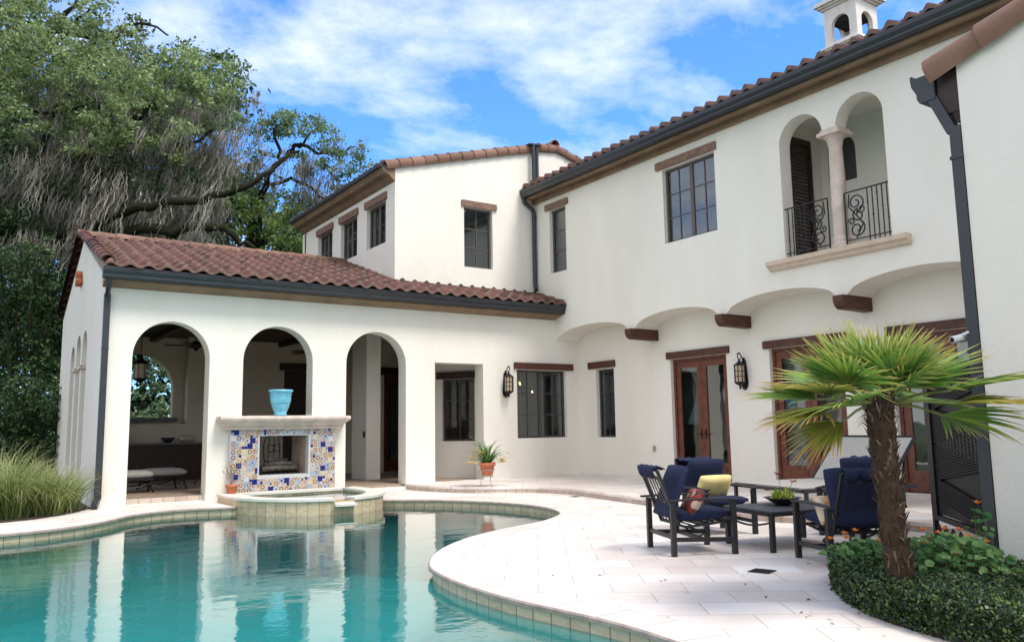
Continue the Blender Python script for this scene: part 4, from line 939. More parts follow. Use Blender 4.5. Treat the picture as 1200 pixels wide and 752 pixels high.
b.bar((2.06, -.8, 1.0), (2.06, .8, 1.0), .035, .035); b.obj('back_frame', 'furn', ch)
for y in (-.4, .4):
    b = MB(); cushion(b, 1.30, y, .40, .36, .55, .10); 
    if y < 0: b.obj('bolster', 'beige', ch, smooth=True)

# ================================================================== POTS, LAMPS, SMALL THINGS
u = thing('urn', 'glazed turquoise blue urn on the stone mantel under the middle arch', 'urn', (5.43, 16.62, 1.652))
b = MB(); b.lathe([(0, 0), (.125, 0), (.13, .03), (.118, .05), (.14, .10), (.175, .19), (.198, .30), (.208, .41), (.212, .46), (.215, .475), (.24, .485), (.248, .505), (.242, .53), (.22, .532), (.195, .50), (.19, .4), (0, .2)], (0, 0, 0), 40); b.obj('body', 'urn', u, smooth=True)
b = MB(); b.lathe([(.190, .255), (.197, .26), (.202, .275), (.211, .37), (.212, .38)], (0, 0, .0), 40, a0=0, a1=2*PI)
for k in range(14):
    a = k*2*PI/14; b.lathe([(0, -.02), (.02, 0), (0, .02)], (.212*math.cos(a), .212*math.sin(a), .43), 6)
b.obj('relief_band', 'urn', u, smooth=True)

def potted(name, label, loc, r, h, mt='terracotta'):
    t = thing(name, label, 'potted plant', loc); b = MB()
    b.lathe([(0, 0), (r*.68, 0), (r*.70, .01), (r*.93, h*.74), (r*1.06, h*.76), (r*1.08, h*.98), (r*1.0, h), (r*.92, h*.97), (r*.88, h*.8), (0, h*.78)], (0, 0, 0), 28); b.obj('pot', mt, t, smooth=True)
    b = MB(); b.lathe([(0, h*.86), (r*.9, h*.84)], (0, 0, 0), 20); b.obj('soil', 'soil', t)
    return t
def blade(mb, base, az, L_, lean, w, droop=1.0, n=7, tw=0):
    """long arching leaf with u = 0..1 along it"""
    V = []; U = []; p = Vector(base); el = PI/2-lean
    for i in range(n+1):
        t = i/n; ww = w*(1-t)**.6*(0.55+.45*min(1, t*5)) if t < 1 else .0008
        dx = Vector((math.cos(az), math.sin(az), 0)); sd = Vector((-math.sin(az+tw), math.cos(az+tw), 0))
        V += [p+sd*ww/2, p-sd*ww/2]; U += [(t, 0), (t, 1)]
        e = el-droop*2.2*t*t if droop else el
        e = el-droop*1.9*t**1.4
        p = p+(dx*math.cos(e)+Vector((0, 0, math.sin(e))))*L_/n
    mb.add(V, [(2*i, 2*i+1, 2*i+3, 2*i+2) for i in range(n)], 0, U)
M['lily'] = leafmat('lily_leaf', [(.05, .13, .03), (.10, .21, .05), (.16, .27, .06)], .35, .45, ((.45, .38, .10), .72))
# wire stand with the potted lily
st = thing('plant_stand', 'thin wire plant stand holding the terracotta pot on the terrace edge', 'plant stand', (9.28, 14.78, .12))
b = MB(); 
for k in range(3):
    a = k*2*PI/3+.5; c_, s_ = math.cos(a), math.sin(a); b.tube([(.17*c_, .17*s_, .34), (.16*c_, .16*s_, .28), (.12*c_, .12*s_, .15), (.15*c_, .15*s_, .03), (.20*c_, .20*s_, .006)], .006, 6)
b.obj('wire_legs', mat('wire', (.30, .29, .28), .5, .2, 20), st)
b = MB(); 
for z, r_ in ((.34, .17), (.20, .135)): b.tube([(r_*math.cos(2*PI*k/24), r_*math.sin(2*PI*k/24), z) for k in range(25)], .006, 6)
b.obj('ring', bpy.data.materials['wire'], st)
pl = potted('potted_lily', 'terracotta pot of arching yellow-tipped lily leaves on the wire stand', (9.28, 14.78, .345), .165, .27)
b = MB()
for k in range(130): blade(b, (random.uniform(-.06, .06), random.uniform(-.06, .06), .22), random.uniform(0, 2*PI), random.uniform(.45, .86), random.uniform(.02, .95), random.uniform(.020, .034), random.uniform(.6, 1.3), tw=random.uniform(-.8, .8))
b.obj('foliage', 'lily', pl, fixn=False)
M['yflower'] = leafmat('yellow_petal', [(.70, .55, .14), (.78, .66, .36), (.80, .62, .42)], .4, .5)
for (x, y, z) in ((-.33, .05, .38), (-.45, -.05, .27), (-.2, .1, .5), (.42, .05, .3), (-.36, -.1, .26), (-.12, 0, .47), (.34, -.1, .27)):
    b = MB()
    for k in range(8): a = k*.8; el = .2+.15*(k % 3); fleshy(b, (x, y, z), (math.cos(a)*math.cos(el), math.sin(a)*math.cos(el), math.sin(el)), .085, .028, .1)
    b.tube([(0, 0, .22), (x*.5, y*.5, z*.95), (x, y, z)], .004, 4); b.obj('flower', 'yflower', pl, smooth=True)
# small pot at the spa corner
pp_ = potted('potted_twig_plant', 'small terracotta pot with sparse pink twigs on the hot tub rim', (4.43, 16.40, .157), .115, .17)
b = MB(); 
for k in range(11):
    a = random.uniform(0, 2*PI); r_ = random.uniform(.08, .26); h_ = random.uniform(.25, .55); x, y = r_*math.cos(a), r_*math.sin(a)*.35
    b.tube([(0, 0, .13), (x*.3, y*.3, .13+h_*.5), (x, y, .13+h_)], .0035, 4)
    for j in range(4): t = .4+.15*j; fleshy(b, (x*t, y*t, .13+h_*t), (random.uniform(-1, 1), random.uniform(-1, 1), .6), .05, .007)
b.obj('twigs', mat('twig', (.36, .20, .16), .8, .3, 20, col2=(.14, .17, .07)), pp_)

def wall_lantern(label, loc, rz):
    """iron lantern with its back plate at local x = 0, standing out along +x"""
    t = thing('wall_lantern', label, 'lantern', loc, rz, 'iron wall lanterns')
    b = MB(); n = 16
    b.prism([(-.07, .02), (.07, .02), (.085, .1), (.05, .55), (0, .64), (-.05, .55), (-.085, .1)], [], 0, .03, lambda u, v, w: (w, u, v)); b.lathe([(0, -.06), (.05, -.03), (.055, .03), (0, .06)], (.02, 0, .02), 10); b.obj('back_plate', 'iron', t)
    b = MB(); b.tube([(.02, 0, .50), (.06, 0, .62), (.11, 0, .70), (.155, 0, .74), (.20, 0, .71), (.205, 0, .64), (.17, 0, .60), (.15, 0, .57)], .011, 8); b.tube([(.15+.055*math.cos(2*PI*k/16), 0, .655+.055*math.sin(2*PI*k/16)) for k in range(17)], .008, 6); b.obj('hook', 'iron', t)
    b = MB(); cx_ = .16
    b.lathe([(0, .60), (.02, .595), (.025, .56), (.05, .53), (.12, .48), (.125, .465), (.1, .465)], (cx_, 0, 0), 12)
    b.lathe([(.1, .13), (.115, .13), (.115, .11), (.06, .07), (.02, .05), (.02, .02), (.03, .0), (0, -.03)], (cx_, 0, 0), 12)
    for k in range(8): a = 2*PI*k/8+.39; b.bar((cx_+.108*math.cos(a), .108*math.sin(a), .12), (cx_+.108*math.cos(a), .108*math.sin(a), .47), .012, .012, upv=(1, 0, 0))
    for z in (.24, .35): b.tube([(cx_+.108*math.cos(2*PI*k/24), .108*math.sin(2*PI*k/24), z) for k in range(25)], .007, 5)
    b.obj('cage', 'iron', t)
    b = MB(); b.lathe([(.098, .13), (.098, .465)], (cx_, 0, 0), 16); b.obj('glass_shade', 'lampglass', t, smooth=True)
    return t
l1 = wall_lantern('black iron wall lantern between the passage opening and the dark window', (11.10, 16.80, 2.10), -PI/2)
l2 = copy_thing(l1, (13.45, 11.32, 2.07), PI, 'black iron wall lantern between two pairs of wooden doors')
# hanging lantern in the first arch
hl = thing('hanging_lantern', 'dark iron lantern hanging inside the first arch of the loggia', 'lantern', (3.50, 21.2, 2.62))
b = MB(); b.tube([(0, 0, .62), (0, 0, 1.42)], .008, 6); b.obj('chain', 'iron', hl)
b = MB(); b.lathe([(0, .62), (.03, .6), (.05, .5), (.19, .40), (.20, .38), (.16, .37)], (0, 0, 0), 12); b.lathe([(.14, .03), (.16, .03), (.16, .01), (.05, -.06), (0, -.12)], (0, 0, 0), 12)
for k in range(6): a = k*PI/3; b.bar((.15*math.cos(a), .15*math.sin(a), .02), (.15*math.cos(a), .15*math.sin(a), .38), .014, .014, upv=(1, 0, 0))
b.obj('cage', 'iron', hl); b = MB(); b.lathe([(.135, .03), (.135, .37)], (0, 0, 0), 12); b.obj('glass_shade', 'lampglass', hl)
# ceiling fans
def fan(label, loc):
    t = thing('ceiling_fan', label, 'ceiling fan', loc, .35, 'dark ceiling fans in the loggia')
    b = MB(); b.tube([(0, 0, .1), (0, 0, .52)], .014, 8); b.lathe([(0, .58), (.07, .56), (.06, .5), (0, .5)], (0, 0, 0), 14); b.obj('rod', 'iron', t)
    b = MB(); b.lathe([(0, .12), (.06, .11), (.13, .07), (.14, .0), (.10, -.05), (.05, -.07), (.04, -.11), (0, -.12)], (0, 0, 0), 20); b.obj('motor', 'iron', t, smooth=True)
    for k in range(5):
        a = k*2*PI/5; b = MB(); R_ = Matrix.Rotation(a, 3, 'Z'); poly = [(.12, -.02), (.22, -.05), (.55, -.075), (.70, -.06), (.72, 0), (.70, .06), (.55, .075), (.22, .05), (.12, .02)]
        vs = [R_ @ Vector((x, y, .01+y*.15)) for x, y in poly]+[R_ @ Vector((x, y, .018+y*.15)) for x, y in poly]; n = len(poly)
        b.add(vs, [tuple(range(n))[::-1], tuple(range(n, 2*n))]+[(i, (i+1) % n, (i+1) % n+n, i+n) for i in range(n)]); b.obj('blade', 'darkwood', t)
    return t
f1 = fan('dark ceiling fan seen through the first arch, above the counter', (4.62, 20.6, 3.42)); f2 = copy_thing(f1, (7.55, 20.4, 3.35), .9, 'dark ceiling fan seen through the middle arch above the blue urn')
# outdoor kitchen counter and things on it
kc = thing('kitchen_counter', 'dark wood outdoor kitchen counter with stone top inside the first arch', 'counter', (3.9, 22.9, .12))
b = MB(); b.box(-1.5, 1.45, -.35, .35, 0, .92)
for k in range(4): b.box(-1.45+k*.73, -.80+k*.73, -.362, -.351, .08, .85)
b.obj('cabinet', 'darkwood', kc, bevel=.004); b = MB(); b.box(-1.55, 1.5, -.40, .38, .92, .965); b.obj('counter_top', 'counter', kc, bevel=.006)
b = MB(); b.box(-1.5, 1.9, .45, .62, 0, 1.45); 
b.obj('raised_back', 'stucco_in', kc)
g = thing('grill', 'steel grill lid on the left end of the counter', 'grill', (2.95, 22.9, 1.086)); b = MB(); b.box(-.35, .35, -.25, .25, 0, .12); b.obj('body', 'steel', g, bevel=.01); b = MB(); b.prism([(-.24, .12), (.24, .12), (.2, .26), (.08, .33), (-.08, .33), (-.2, .26)], [], -.34, .34, lambda u, v, w: (w, u, v)); b.obj('lid', 'steel', g, bevel=.01); b = MB(); b.bar((-.25, -.27, .17), (.25, -.27, .17), .02, .02); b.obj('handle', 'iron', g)
b = MB(); b.lathe([(0, 0), (.08, 0), (.1, .03), (.2, .13), (.19, .13), (.09, .04), (0, .03)], (4.50, 22.85, 1.087), 20); tag(b.obj('bowl', 'iron', smooth=True), 'black bowl on the right half of the kitchen counter', 'bowl')
b = MB(); cushion(b, 4.98, 22.85, 1.18, .4, .28, .18); tag(b.obj('towel_stack', 'beige', smooth=True), 'pale folded towels at the right end of the counter', 'towels')
# ottomans / low seats in the loggia
def ottoman(label, loc, rz):
    t = thing('ottoman', label, 'ottoman', loc, rz, 'cushioned iron ottomans in the loggia')
    b = MB(); b.box(-.42, .42, -.33, .33, .26, .30)
    for sx in (-1, 1):
        for sy in (-1, 1): b.tube([(sx*.40, sy*.31, .27), (sx*.37, sy*.28, .14), (sx*.42, sy*.32, 0)], .018, 6)
        b.tube([(sx*.4, -.3+.6*k/8, .13-.05*math.sin(PI*k/8)) for k in range(9)], .012, 6)
    for sy in (-1, 1): b.tube([(-.4+.8*k/10, sy*.31, .20-.09*math.sin(PI*k/10)) for k in range(11)], .012, 6)
    b.obj('iron_frame', 'iron', t); b = MB(); cushion(b, 0, 0, .37, .86, .68, .19); b.obj('cushion', 'sling', t, smooth=True); return t
o1 = ottoman('grey cushioned iron ottoman inside the first arch, nearer the middle', (3.72, 19.3, .12), .15); copy_thing(o1, (2.98, 18.75, .12), -.05, 'grey cushioned iron ottoman inside the first arch, cut by the pier')
# iron dining chairs seen through openings
def ironchair(label, loc, rz):
    t = thing('iron_chair', label, 'chair', loc, rz, 'black scrolled iron chairs in the loggia')
    b = MB(); b.lathe([(0, .43), (.22, .43), (.23, .445), (.22, .46), (0, .46)], (0, 0, 0), 20); b.obj('seat', 'iron', t)
    for sx in (-1, 1):
        for sy in (-1, 1): b = MB(); b.tube([(sx*.17, sy*.17, .44), (sx*.16, sy*.16, .2), (sx*.22, sy*.22, 0)], .013, 6); b.obj('leg', 'iron', t)
    b = MB(); R1 = [(-.2, -.2, .45), (-.24, -.24, .75), (-.27, -.2, 1.05), (-.29, 0, 1.12), (-.27, .2, 1.05), (-.24, .24, .75), (-.2, .2, .45)]; b.tube(catmull(R1, 4), .013, 6)
    for y in (-.12, 0, .12): b.tube([(-.2, y, .46), (-.24, y*1.1, .8), (-.28, y*.8, 1.1)], .010, 6)
    for y in (-.07, .07): b.tube([(-.25, y+.07*math.cos(t_), .82+.09*math.sin(t_)) for t_ in np.linspace(0, 2*PI, 16)], .010, 6)
    b.obj('backrest', 'iron', t); return t
i1 = ironchair('black scrolled iron chair seen past the right edge of the first arch', (4.98, 20.55, .12), 2.4)
copy_thing(i1, (6.15, 19.25, .12), -1.9, 'black scrolled iron chair seen through the fireplace opening')
# chandelier, lit, in the dining room behind the dark window
cl = thing('chandelier', 'lit chandelier seen through the dark window beside the lantern', 'chandelier', (12.75, 18.4, 2.22))
b = MB(); b.tube([(0, 0, .2), (0, 0, 1.5)], .01, 6); b.lathe([(0, .25), (.05, .2), (.03, .1), (.06, 0), (0, -.1)], (0, 0, 0), 10)
for k in range(5): a = k*2*PI/5; b.tube([(0, 0, 0), (.18*math.cos(a), .18*math.sin(a), -.08), (.33*math.cos(a), .33*math.sin(a), .02)], .008, 6)
b.obj('arms', 'iron', cl)
for k in range(5): a = k*2*PI/5; b = MB(); b.lathe([(0, .0), (.022, .02), (.026, .04), (.014, .07), (0, .08)], (.30*math.cos(a), .30*math.sin(a), .03+.24*(k % 2)), 10); b.obj('bulb', 'bulb', cl, smooth=True)
# plant and table inside the first doors
rp = thing('house_plant', 'dark leafy plant in a pot behind the glass of the first wooden doors', 'potted plant', (14.5, 12.2, .13)); b = MB(); b.lathe([(0, 0), (.14, 0), (.2, .35), (.18, .36), (0, .3)], (0, 0, 0), 16); b.obj('pot', 'black', rp)
b = MB(); 
for k in range(60): blade(b, (0, 0, .35), random.uniform(0, 2*PI), random.uniform(.4, .8), random.uniform(.1, .9), .07, 1.0)
b.obj('foliage', 'lily', rp, fixn=False)
# outlets, camera, drains
def outlet(label, mp, u, v, g=None):
    b = MB(); b.prism(rect(u-.035, u+.035, v-.06, v+.06), [], -.035, 0, mp); tag(b.obj('outlet', 'steel', bevel=.004), label, 'outlet')
outlet('small grey outlet cover low on the wall left of the first wooden doors', PX(XL), 14.07, .80)
b = MB(); b.prism(rect(18.9, 19.0, 1.15, 1.3), [], -.03, 0, lambda u_, v, w: (8.32+w, u_, v)); tag(b.obj('switch', 'frame', bevel=.003), 'dark switch plate on the pier inside the third arch', 'switch')
sc_ = thing('security_camera', 'small white bullet camera on the downspout behind the palm leaves', 'camera', (6.88, 3.52, 2.02)); b = MB(); b.tube([(0, -.08, .05), (0, -.02, .03), (0, 0, 0)], .012, 8); b.obj('bracket', 'white', sc_); b = MB(); b.tube([(-.08, .02, -.01), (.06, -.01, .02)], .03, 12); b.obj('body', 'white', sc_, bevel=.003); b = MB(); b.tube([(-.085, .021, -.011), (-.08, .02, -.01)], .022, 12); b.obj('lens', 'black', sc_)
def drain(label, x, y, s):
    t = thing('drain_cover', label, 'drain', (x, y, .0035), .3); b = MB(); b.prism(rect(-s, s, -s, s), [rect(-s+.012, s-.012, -s+.012, s-.012)], -.002, .003, ident)
    for k in range(5): q = -s+.012+(2*s-.024)*(k+.5)/5; b.box(-s+.012, s-.012, q-.006, q+.006, -.002, .002)
    b.obj('grate', 'iron', t); b = MB(); b.box(-s+.01, s-.01, -s+.01, s-.01, -.0035, -.0028); b.obj('pit', 'black', t)
drain('square black drain grate set in the paving in front of the low table', 6.19, 5.13, .10); drain('small drain grate in the paving near the terrace step', 9.9, 12.6, .07)
# dark patterned iron screen against the near wing
E0 = Vector((7.12, 3.50, 0)); E1 = Vector((8.25, 4.60, 0)); ed = (E1-E0); EL = ed.length; ed.normalize(); en = Vector((-ed.y, ed.x, 0))
def PE(u_, v, w): q = E0+ed*u_+en*w; return (q.x, q.y, v)
sn = thing('iron_screen', 'tall black iron screen with chevron slats beside the downspout', 'screen')
b = MB(); b.prism(rect(0, EL, .04, 1.86), [rect(.05, EL-.20, .42, 1.81), rect(.05, EL-.07, .10, .37)], 0, .04, PE); b.prism(rect(EL-.2, EL-.15, .42, 1.81), [], -.008, .048, PE); b.obj('frame', 'iron', sn)
b = MB()
for k in range(-12, 34):
    z = .42+k*.048; u0_, u1_ = .05, EL-.20; um = u1_
    for (ua, ub) in ((u0_, (u0_+u1_)/2), ((u0_+u1_)/2, u1_)): pass
    # slats fan from the far stile: upper ones rise, lower ones fall towards the near side
for zc in (.42+.35, .42+1.04):
    for k in range(15):
        for s_ in (1, -1):
            z0_ = zc+s_*k*.0235+.01*s_; z1_ = zc+s_*(k*.0235+.24*0)+.01*s_
            za = z0_; zb = z0_+s_*0
            pts = [(EL-.20, zc+s_*k*.023), (.05, zc+s_*(k*.023+.0)+s_*.16)]
            if not (.42 < pts[1][1] < 1.81): pts[1] = (.05, min(1.8, max(.43, pts[1][1])))
            b.bar(PE(pts[0][0], pts[0][1], .02), PE(pts[1][0], pts[1][1], .02), .02, .012)
b.prism(rect(.05, EL-.20, .42, 1.81), [], -.012, -.008, PE); b.obj('chevron_slats', 'iron', sn)
b = MB()
for k in range(7):
    uc = .12+k*(EL-.25)/6
    b.tube([PE(uc+.055*(1-.7*t)*math.cos(5*PI*t), .235+.10*(1-.7*t)*math.sin(5*PI*t), .02) for t in np.linspace(0, .8, 18)], .009, 5)
b.obj('scrollwork', 'iron', sn)
# ================================================================== VEGETATION
def leafcloud(C, n_sub, n_leaf, r, size, sub=.20, flat=.75, asp=.5):
    """C: clump centres (k,3); r radii (k,); leaves gathered round twig ends"""
    V = []; 
    for c, rad in zip(C, r):
        ns = max(4, int(n_sub*rad*rad)); d = rng.normal(size=(ns, 3)); d /= np.linalg.norm(d, axis=1)[:, None]
        rr_ = rad*rng.uniform(.35, 1.08, ns)**.7; sc = c+d*rr_[:, None]*np.array([1, 1, flat])
        lc = np.repeat(sc, n_leaf, 0)+rng.normal(size=(ns*n_leaf, 3))*sub*np.array([1, 1, .6]); V.append(lc)
    P = np.concatenate(V); m = len(P)
    return leaves_at(P, size, asp)
def leaves_at(P, size, asp=.5, upb=.5):
    m = len(P)
    a = rng.normal(size=(m, 3)); a /= np.linalg.norm(a, axis=1)[:, None]
    nrm_ = rng.normal(size=(m, 3)); nrm_[:, 2] += upb; b_ = np.cross(nrm_, a); b_ /= np.linalg.norm(b_, axis=1)[:, None]+1e-9
    s = size*rng.uniform(.6, 1.3, m)[:, None]
    V = np.stack([P-a*s*.5, P-b_*s*asp*.5, P+a*s*.5, P+b_*s*asp*.5], 1).reshape(-1, 3)
    F = np.arange(m*4).reshape(-1, 4)
    return V, F
def merge(L):
    V = []; F = []; o = 0
    for v, f in L: V.append(v); F.append(f+o); o += len(v)
    return np.concatenate(V), np.concatenate(F)
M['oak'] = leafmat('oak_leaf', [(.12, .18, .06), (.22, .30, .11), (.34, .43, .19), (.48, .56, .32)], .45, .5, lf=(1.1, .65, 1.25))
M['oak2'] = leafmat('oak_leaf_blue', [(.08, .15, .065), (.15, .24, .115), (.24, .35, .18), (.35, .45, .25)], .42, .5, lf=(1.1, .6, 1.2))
M['oakfar'] = leafmat('oak_leaf_shaded', [(.045, .085, .028), (.085, .14, .045), (.14, .20, .075), (.2, .28, .11)], .35, .5)  # darker copy of the oak leaf: shade inside the crown as colour
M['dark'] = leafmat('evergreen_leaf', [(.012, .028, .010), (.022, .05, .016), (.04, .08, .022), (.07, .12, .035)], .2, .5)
M['lime'] = leafmat('young_leaf', [(.12, .20, .05), (.26, .36, .10), (.40, .48, .18)], .4, .5)
M['moss'] = leafmat('spanish_moss', [(.12, .105, .08), (.24, .22, .175), (.38, .355, .30), (.55, .52, .46)], .4, .9, lf=(.9, .5, 1.3))
def limb(mb, pts, r0, r1, n=9):
    """pts: (px, py, depth)"""
    P = catmull([at(*p) for p in pts], 4); k = len(P)
    P = [p+Vector(rng.normal(size=3))*.05 for p in P]
    mb.tube(P, [r0+(r1-r0)*i/(k-1) for i in range(k)], n); return P
def ribbons(P, Lm, lean, w, name, mt, parent):
    """hanging moss: ragged ribbons from the points P"""
    m = len(P); L_ = Lm*rng.uniform(.35, 1.0, m)**1.0; n = 8
    az = rng.uniform(0, PI, m); sd = np.stack([np.cos(az), np.sin(az), np.zeros(m)], 1)
    V = np.zeros((m, n+1, 2, 3)); p = P.copy(); drift = np.array(lean)+rng.normal(size=(m, 3))*.05+np.repeat(rng.normal(size=(m//14+1, 3))*.12, 14, 0)[:m]; L_ = L_*np.repeat(rng.uniform(.35, 1.25, m//14+1), 14)[:m]
    for i in range(n+1):
        t = i/n; ww = w*(.35+.65*math.sin(PI*min(1, t*1.4+.1))) if t < .7 else w*.8*(1-t)/.3
        q = p+sd*rng.normal(size=(m, 1))*w*.5
        V[:, i, 0] = q+sd*ww*.5*rng.uniform(.4, 1.4, (m, 1)); V[:, i, 1] = q-sd*ww*.5*rng.uniform(.4, 1.4, (m, 1))
        p = p+(np.array([0, 0, -1.])+drift+rng.normal(size=(m, 3))*np.array([.28, .28, .05]))*(L_/n)[:, None]
    V = V.reshape(-1, 3); base = (np.arange(m)*(n+1)*2)[:, None]; q = []
    for i in range(n): q.append(base+np.array([[2*i, 2*i+1, 2*i+3, 2*i+2]]))
    return arr_obj(name, V, np.concatenate(q), mt, parent)
def mossy(pix, per, spread, Lm):
    out = []
    for (px, py, dp) in pix:
        c = np.array(at(px, py, dp)); k = per; tuft = c+rng.normal(size=(max(1, k//14), 3))*np.array(spread)
        out.append(np.repeat(tuft, 14, 0)+rng.normal(size=(len(tuft)*14, 3))*.14)
    return np.concatenate(out)
LEAN = (-.22, -.04, 0)
oak = thing('oak_tree', 'huge live oak hung with spanish moss behind the loggia roof', 'tree', at(-80, 560, 31))
INV = lambda t: Matrix.Translation(-t.location)
def OT(o, t): o.parent = t; o.matrix_parent_inverse = Matrix.Translation(-t.location); return o
b = MB()
limb(b, [(-90, 640, 31), (-85, 480, 31), (-75, 350, 31), (-60, 290, 31)], .75, .55, 14)
for pts, a_, c_ in [
    ([(-80, 330, 31), (-40, 240, 30.5), (0, 212, 30), (45, 197, 29.5), (90, 186, 29), (125, 172, 29), (150, 150, 29), (175, 120, 29)], .34, .10),
    ([(-80, 360, 31), (-20, 320, 30), (40, 285, 29), (100, 268, 28.5), (150, 246, 28), (200, 237, 28), (265, 229, 28), (300, 212, 28), (330, 187, 28.5), (350, 178, 29)], .27, .04),
    ([(-60, 300, 31), (0, 236, 30), (60, 230, 29), (110, 228, 29), (145, 215, 29)], .22, .08),
    ([(-20, 320, 30), (60, 292, 29), (130, 272, 28.5), (200, 268, 28), (262, 267, 28), (275, 280, 28), (300, 290, 28)], .26, .08),
    ([(140, 165, 29), (170, 168, 29), (222, 170, 29), (250, 150, 29)], .10, .05), ([(-60, 290, 31), (-30, 180, 32), (20, 90, 32), (60, 40, 32), (90, 0, 32)], .3, .07),
    ([(40, 200, 29.5), (70, 130, 30), (120, 70, 30), (150, 30, 30)], .12, .04), ([(100, 184, 29), (140, 120, 30), (200, 80, 30), (235, 60, 30)], .10, .03),
    ([(0, 130, 29), (40, 132, 29), (80, 130, 29), (105, 122, 29)], .07, .03), ([(-20, 20, 30), (40, 30, 30), (100, 45, 30), (160, 30, 30), (200, 40, 30)], .1, .03), ([(80, 40, 30), (100, 15, 30), (125, 0, 30)], .06, .02)]: limb(b, pts, a_, c_)
OT(b.obj('trunk', 'bark', smooth=True), oak)
KA = [(-10, 0, 30), (30, 10, 26), (70, 18, 24), (10, 60, 30), (115, 30, 16), (-10, 100, 30), (20, 30, 45), (60, 60, 45), (100, 62, 40), (135, 90, 40), (170, 100, 42), (200, 80, 28), (232, 85, 28), (258, 80, 20), (100, 10, 16), (150, 38, 16), (215, 108, 32), (250, 112, 22), (60, 112, 32), (95, 132, 32),
      (116, 150, 30), (133, 162, 22), (190, 142, 28), (215, 150, 20), (272, 92, 13), (5, 90, 35), (30, 140, 20), (115, 0, 14), (-20, 60, 50), (155, 62, 24), (40, -15, 30), (228, 62, 12), (262, 110, 14), (-30, 130, 40), (80, 90, 30), (150, 130, 24), (240, 140, 18), (80, 158, 16), (120, 172, 13), (60, 148, 12), (150, 160, 12), (185, 168, 12), (25, 165, 12), (225, 178, 12), (90, 176, 9), (205, 186, 9)]
def clumps(K, d0, jit): 
    C = []; R_ = []
    for px, py, r in K:
        dp = d0+random.uniform(-jit, jit); C.append(at(px, py, dp)); R_.append(r*dp/FPX)
    return np.array(C), np.array(R_)
C1, R1 = clumps(KA, 28.5, 1.4); C2, R2 = clumps([(x+random.uniform(-15, 15), y-6, r) for x, y, r in KA if y > 20], 32.5, 1.6)
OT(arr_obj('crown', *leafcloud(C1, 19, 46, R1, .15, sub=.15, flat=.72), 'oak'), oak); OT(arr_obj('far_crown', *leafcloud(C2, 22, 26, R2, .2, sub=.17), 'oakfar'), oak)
# under-canopy greenery along the limbs
KU = [(20, 170, 22), (70, 190, 20), (150, 190, 20), (200, 185, 16), (110, 205, 20), (0, 200, 24), (190, 225, 18), (60, 222, 20), (140, 240, 18), (225, 210, 16), (30, 255, 28), (60, 260, 22), (110, 290, 26), (20, 300, 30), (150, 285, 22), (85, 215, 20), (170, 255, 20), (235, 252, 14), (200, 290, 24), (40, 232, 24), (130, 200, 16), (-20, 250, 40), (70, 320, 30), (250, 285, 22), (175, 215, 16), (95, 250, 20)]
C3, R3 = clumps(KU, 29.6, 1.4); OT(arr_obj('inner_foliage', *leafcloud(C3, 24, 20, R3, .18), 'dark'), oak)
mp_ = [(random.uniform(-20, 285), 0, 0) for _ in range(85)]
pts = []
for x, _, _ in mp_:
    y = random.uniform(70, 245) if x < 200 else random.uniform(105, 235)
    if x > 235: y = random.uniform(120, 200)
    pts.append((x, y, random.uniform(29.6, 32)))
for L_ in ([(0, 212), (45, 197), (90, 186), (125, 172)], [(0, 300), (40, 285), (100, 268), (150, 246), (200, 237), (265, 229)], [(60, 292), (130, 272), (200, 268), (262, 267)], [(60, 232), (110, 228), (145, 215)], [(150, 166), (222, 170)]):
    for (xa, ya), (xb, yb) in zip(L_, L_[1:]):
        for k in range(5): t = random.random(); pts.append((xa+(xb-xa)*t, ya+(yb-ya)*t+2, random.uniform(28.6, 29.8)))
OT(ribbons(mossy(pts, 84, (.45, .8, .25), 1), 1.35, LEAN, .034, 'moss', 'moss', None), oak)
oakb = thing('oak_tree', 'spreading oak with bare mossy limbs reaching over the side of the tall stucco wing', 'tree', at(300, 540, 33))
b = MB(); limb(b, [(300, 560, 33), (298, 400, 33), (296, 310, 32.5), (300, 250, 32)], .42, .26, 12)
for pts, a_, c_ in [([(300, 260, 32), (312, 215, 31), (335, 183, 31), (352, 172, 31), (390, 178, 31), (415, 172, 31)], .14, .03), ([(318, 215, 31), (350, 212, 31), (375, 232, 31), (392, 240, 31)], .08, .03), ([(330, 190, 31), (322, 160, 31), (330, 140, 31)], .08, .03), ([(298, 290, 32), (330, 262, 32), (345, 245, 32)], .12, .04), ([(350, 173, 31), (370, 150, 31), (375, 140, 31)], .05, .02)]: limb(b, pts, a_, c_)
OT(b.obj('trunk', 'bark', smooth=True), oakb)
KB = [(300, 152, 26), (330, 148, 24), (352, 150, 26), (382, 166, 24), (408, 178, 20), (428, 190, 12), (300, 186, 22), (345, 178, 18), (384, 196, 18), (276, 145, 18), (395, 212, 14), (335, 136, 12), (360, 200, 12), (290, 212, 16), (412, 200, 12), (372, 143, 10)]
C4, R4 = clumps(KB, 31, 1.0); OT(arr_obj('crown', *leafcloud(C4, 20, 42, R4, .15, sub=.14, flat=.6), 'oak2'), oakb)
KL = [(320, 248, 34), (300, 268, 30), (342, 272, 30), (275, 238, 20), (232, 196, 24), (212, 208, 20), (252, 212, 18), (330, 292, 30), (360, 290, 18), (300, 300, 22), (195, 190, 14), (345, 235, 16)]
C5, R5 = clumps(KL, 32, 1.2); OT(arr_obj('lower_foliage', *leafcloud(C5, 26, 32, R5, .155, sub=.15), 'lime'), oakb)
OT(ribbons(mossy([(random.uniform(285, 400), random.uniform(165, 235), 31) for _ in range(22)], 56, (.4, .6, .2), 1), 1.0, LEAN, .03, 'moss', 'moss', None), oakb)
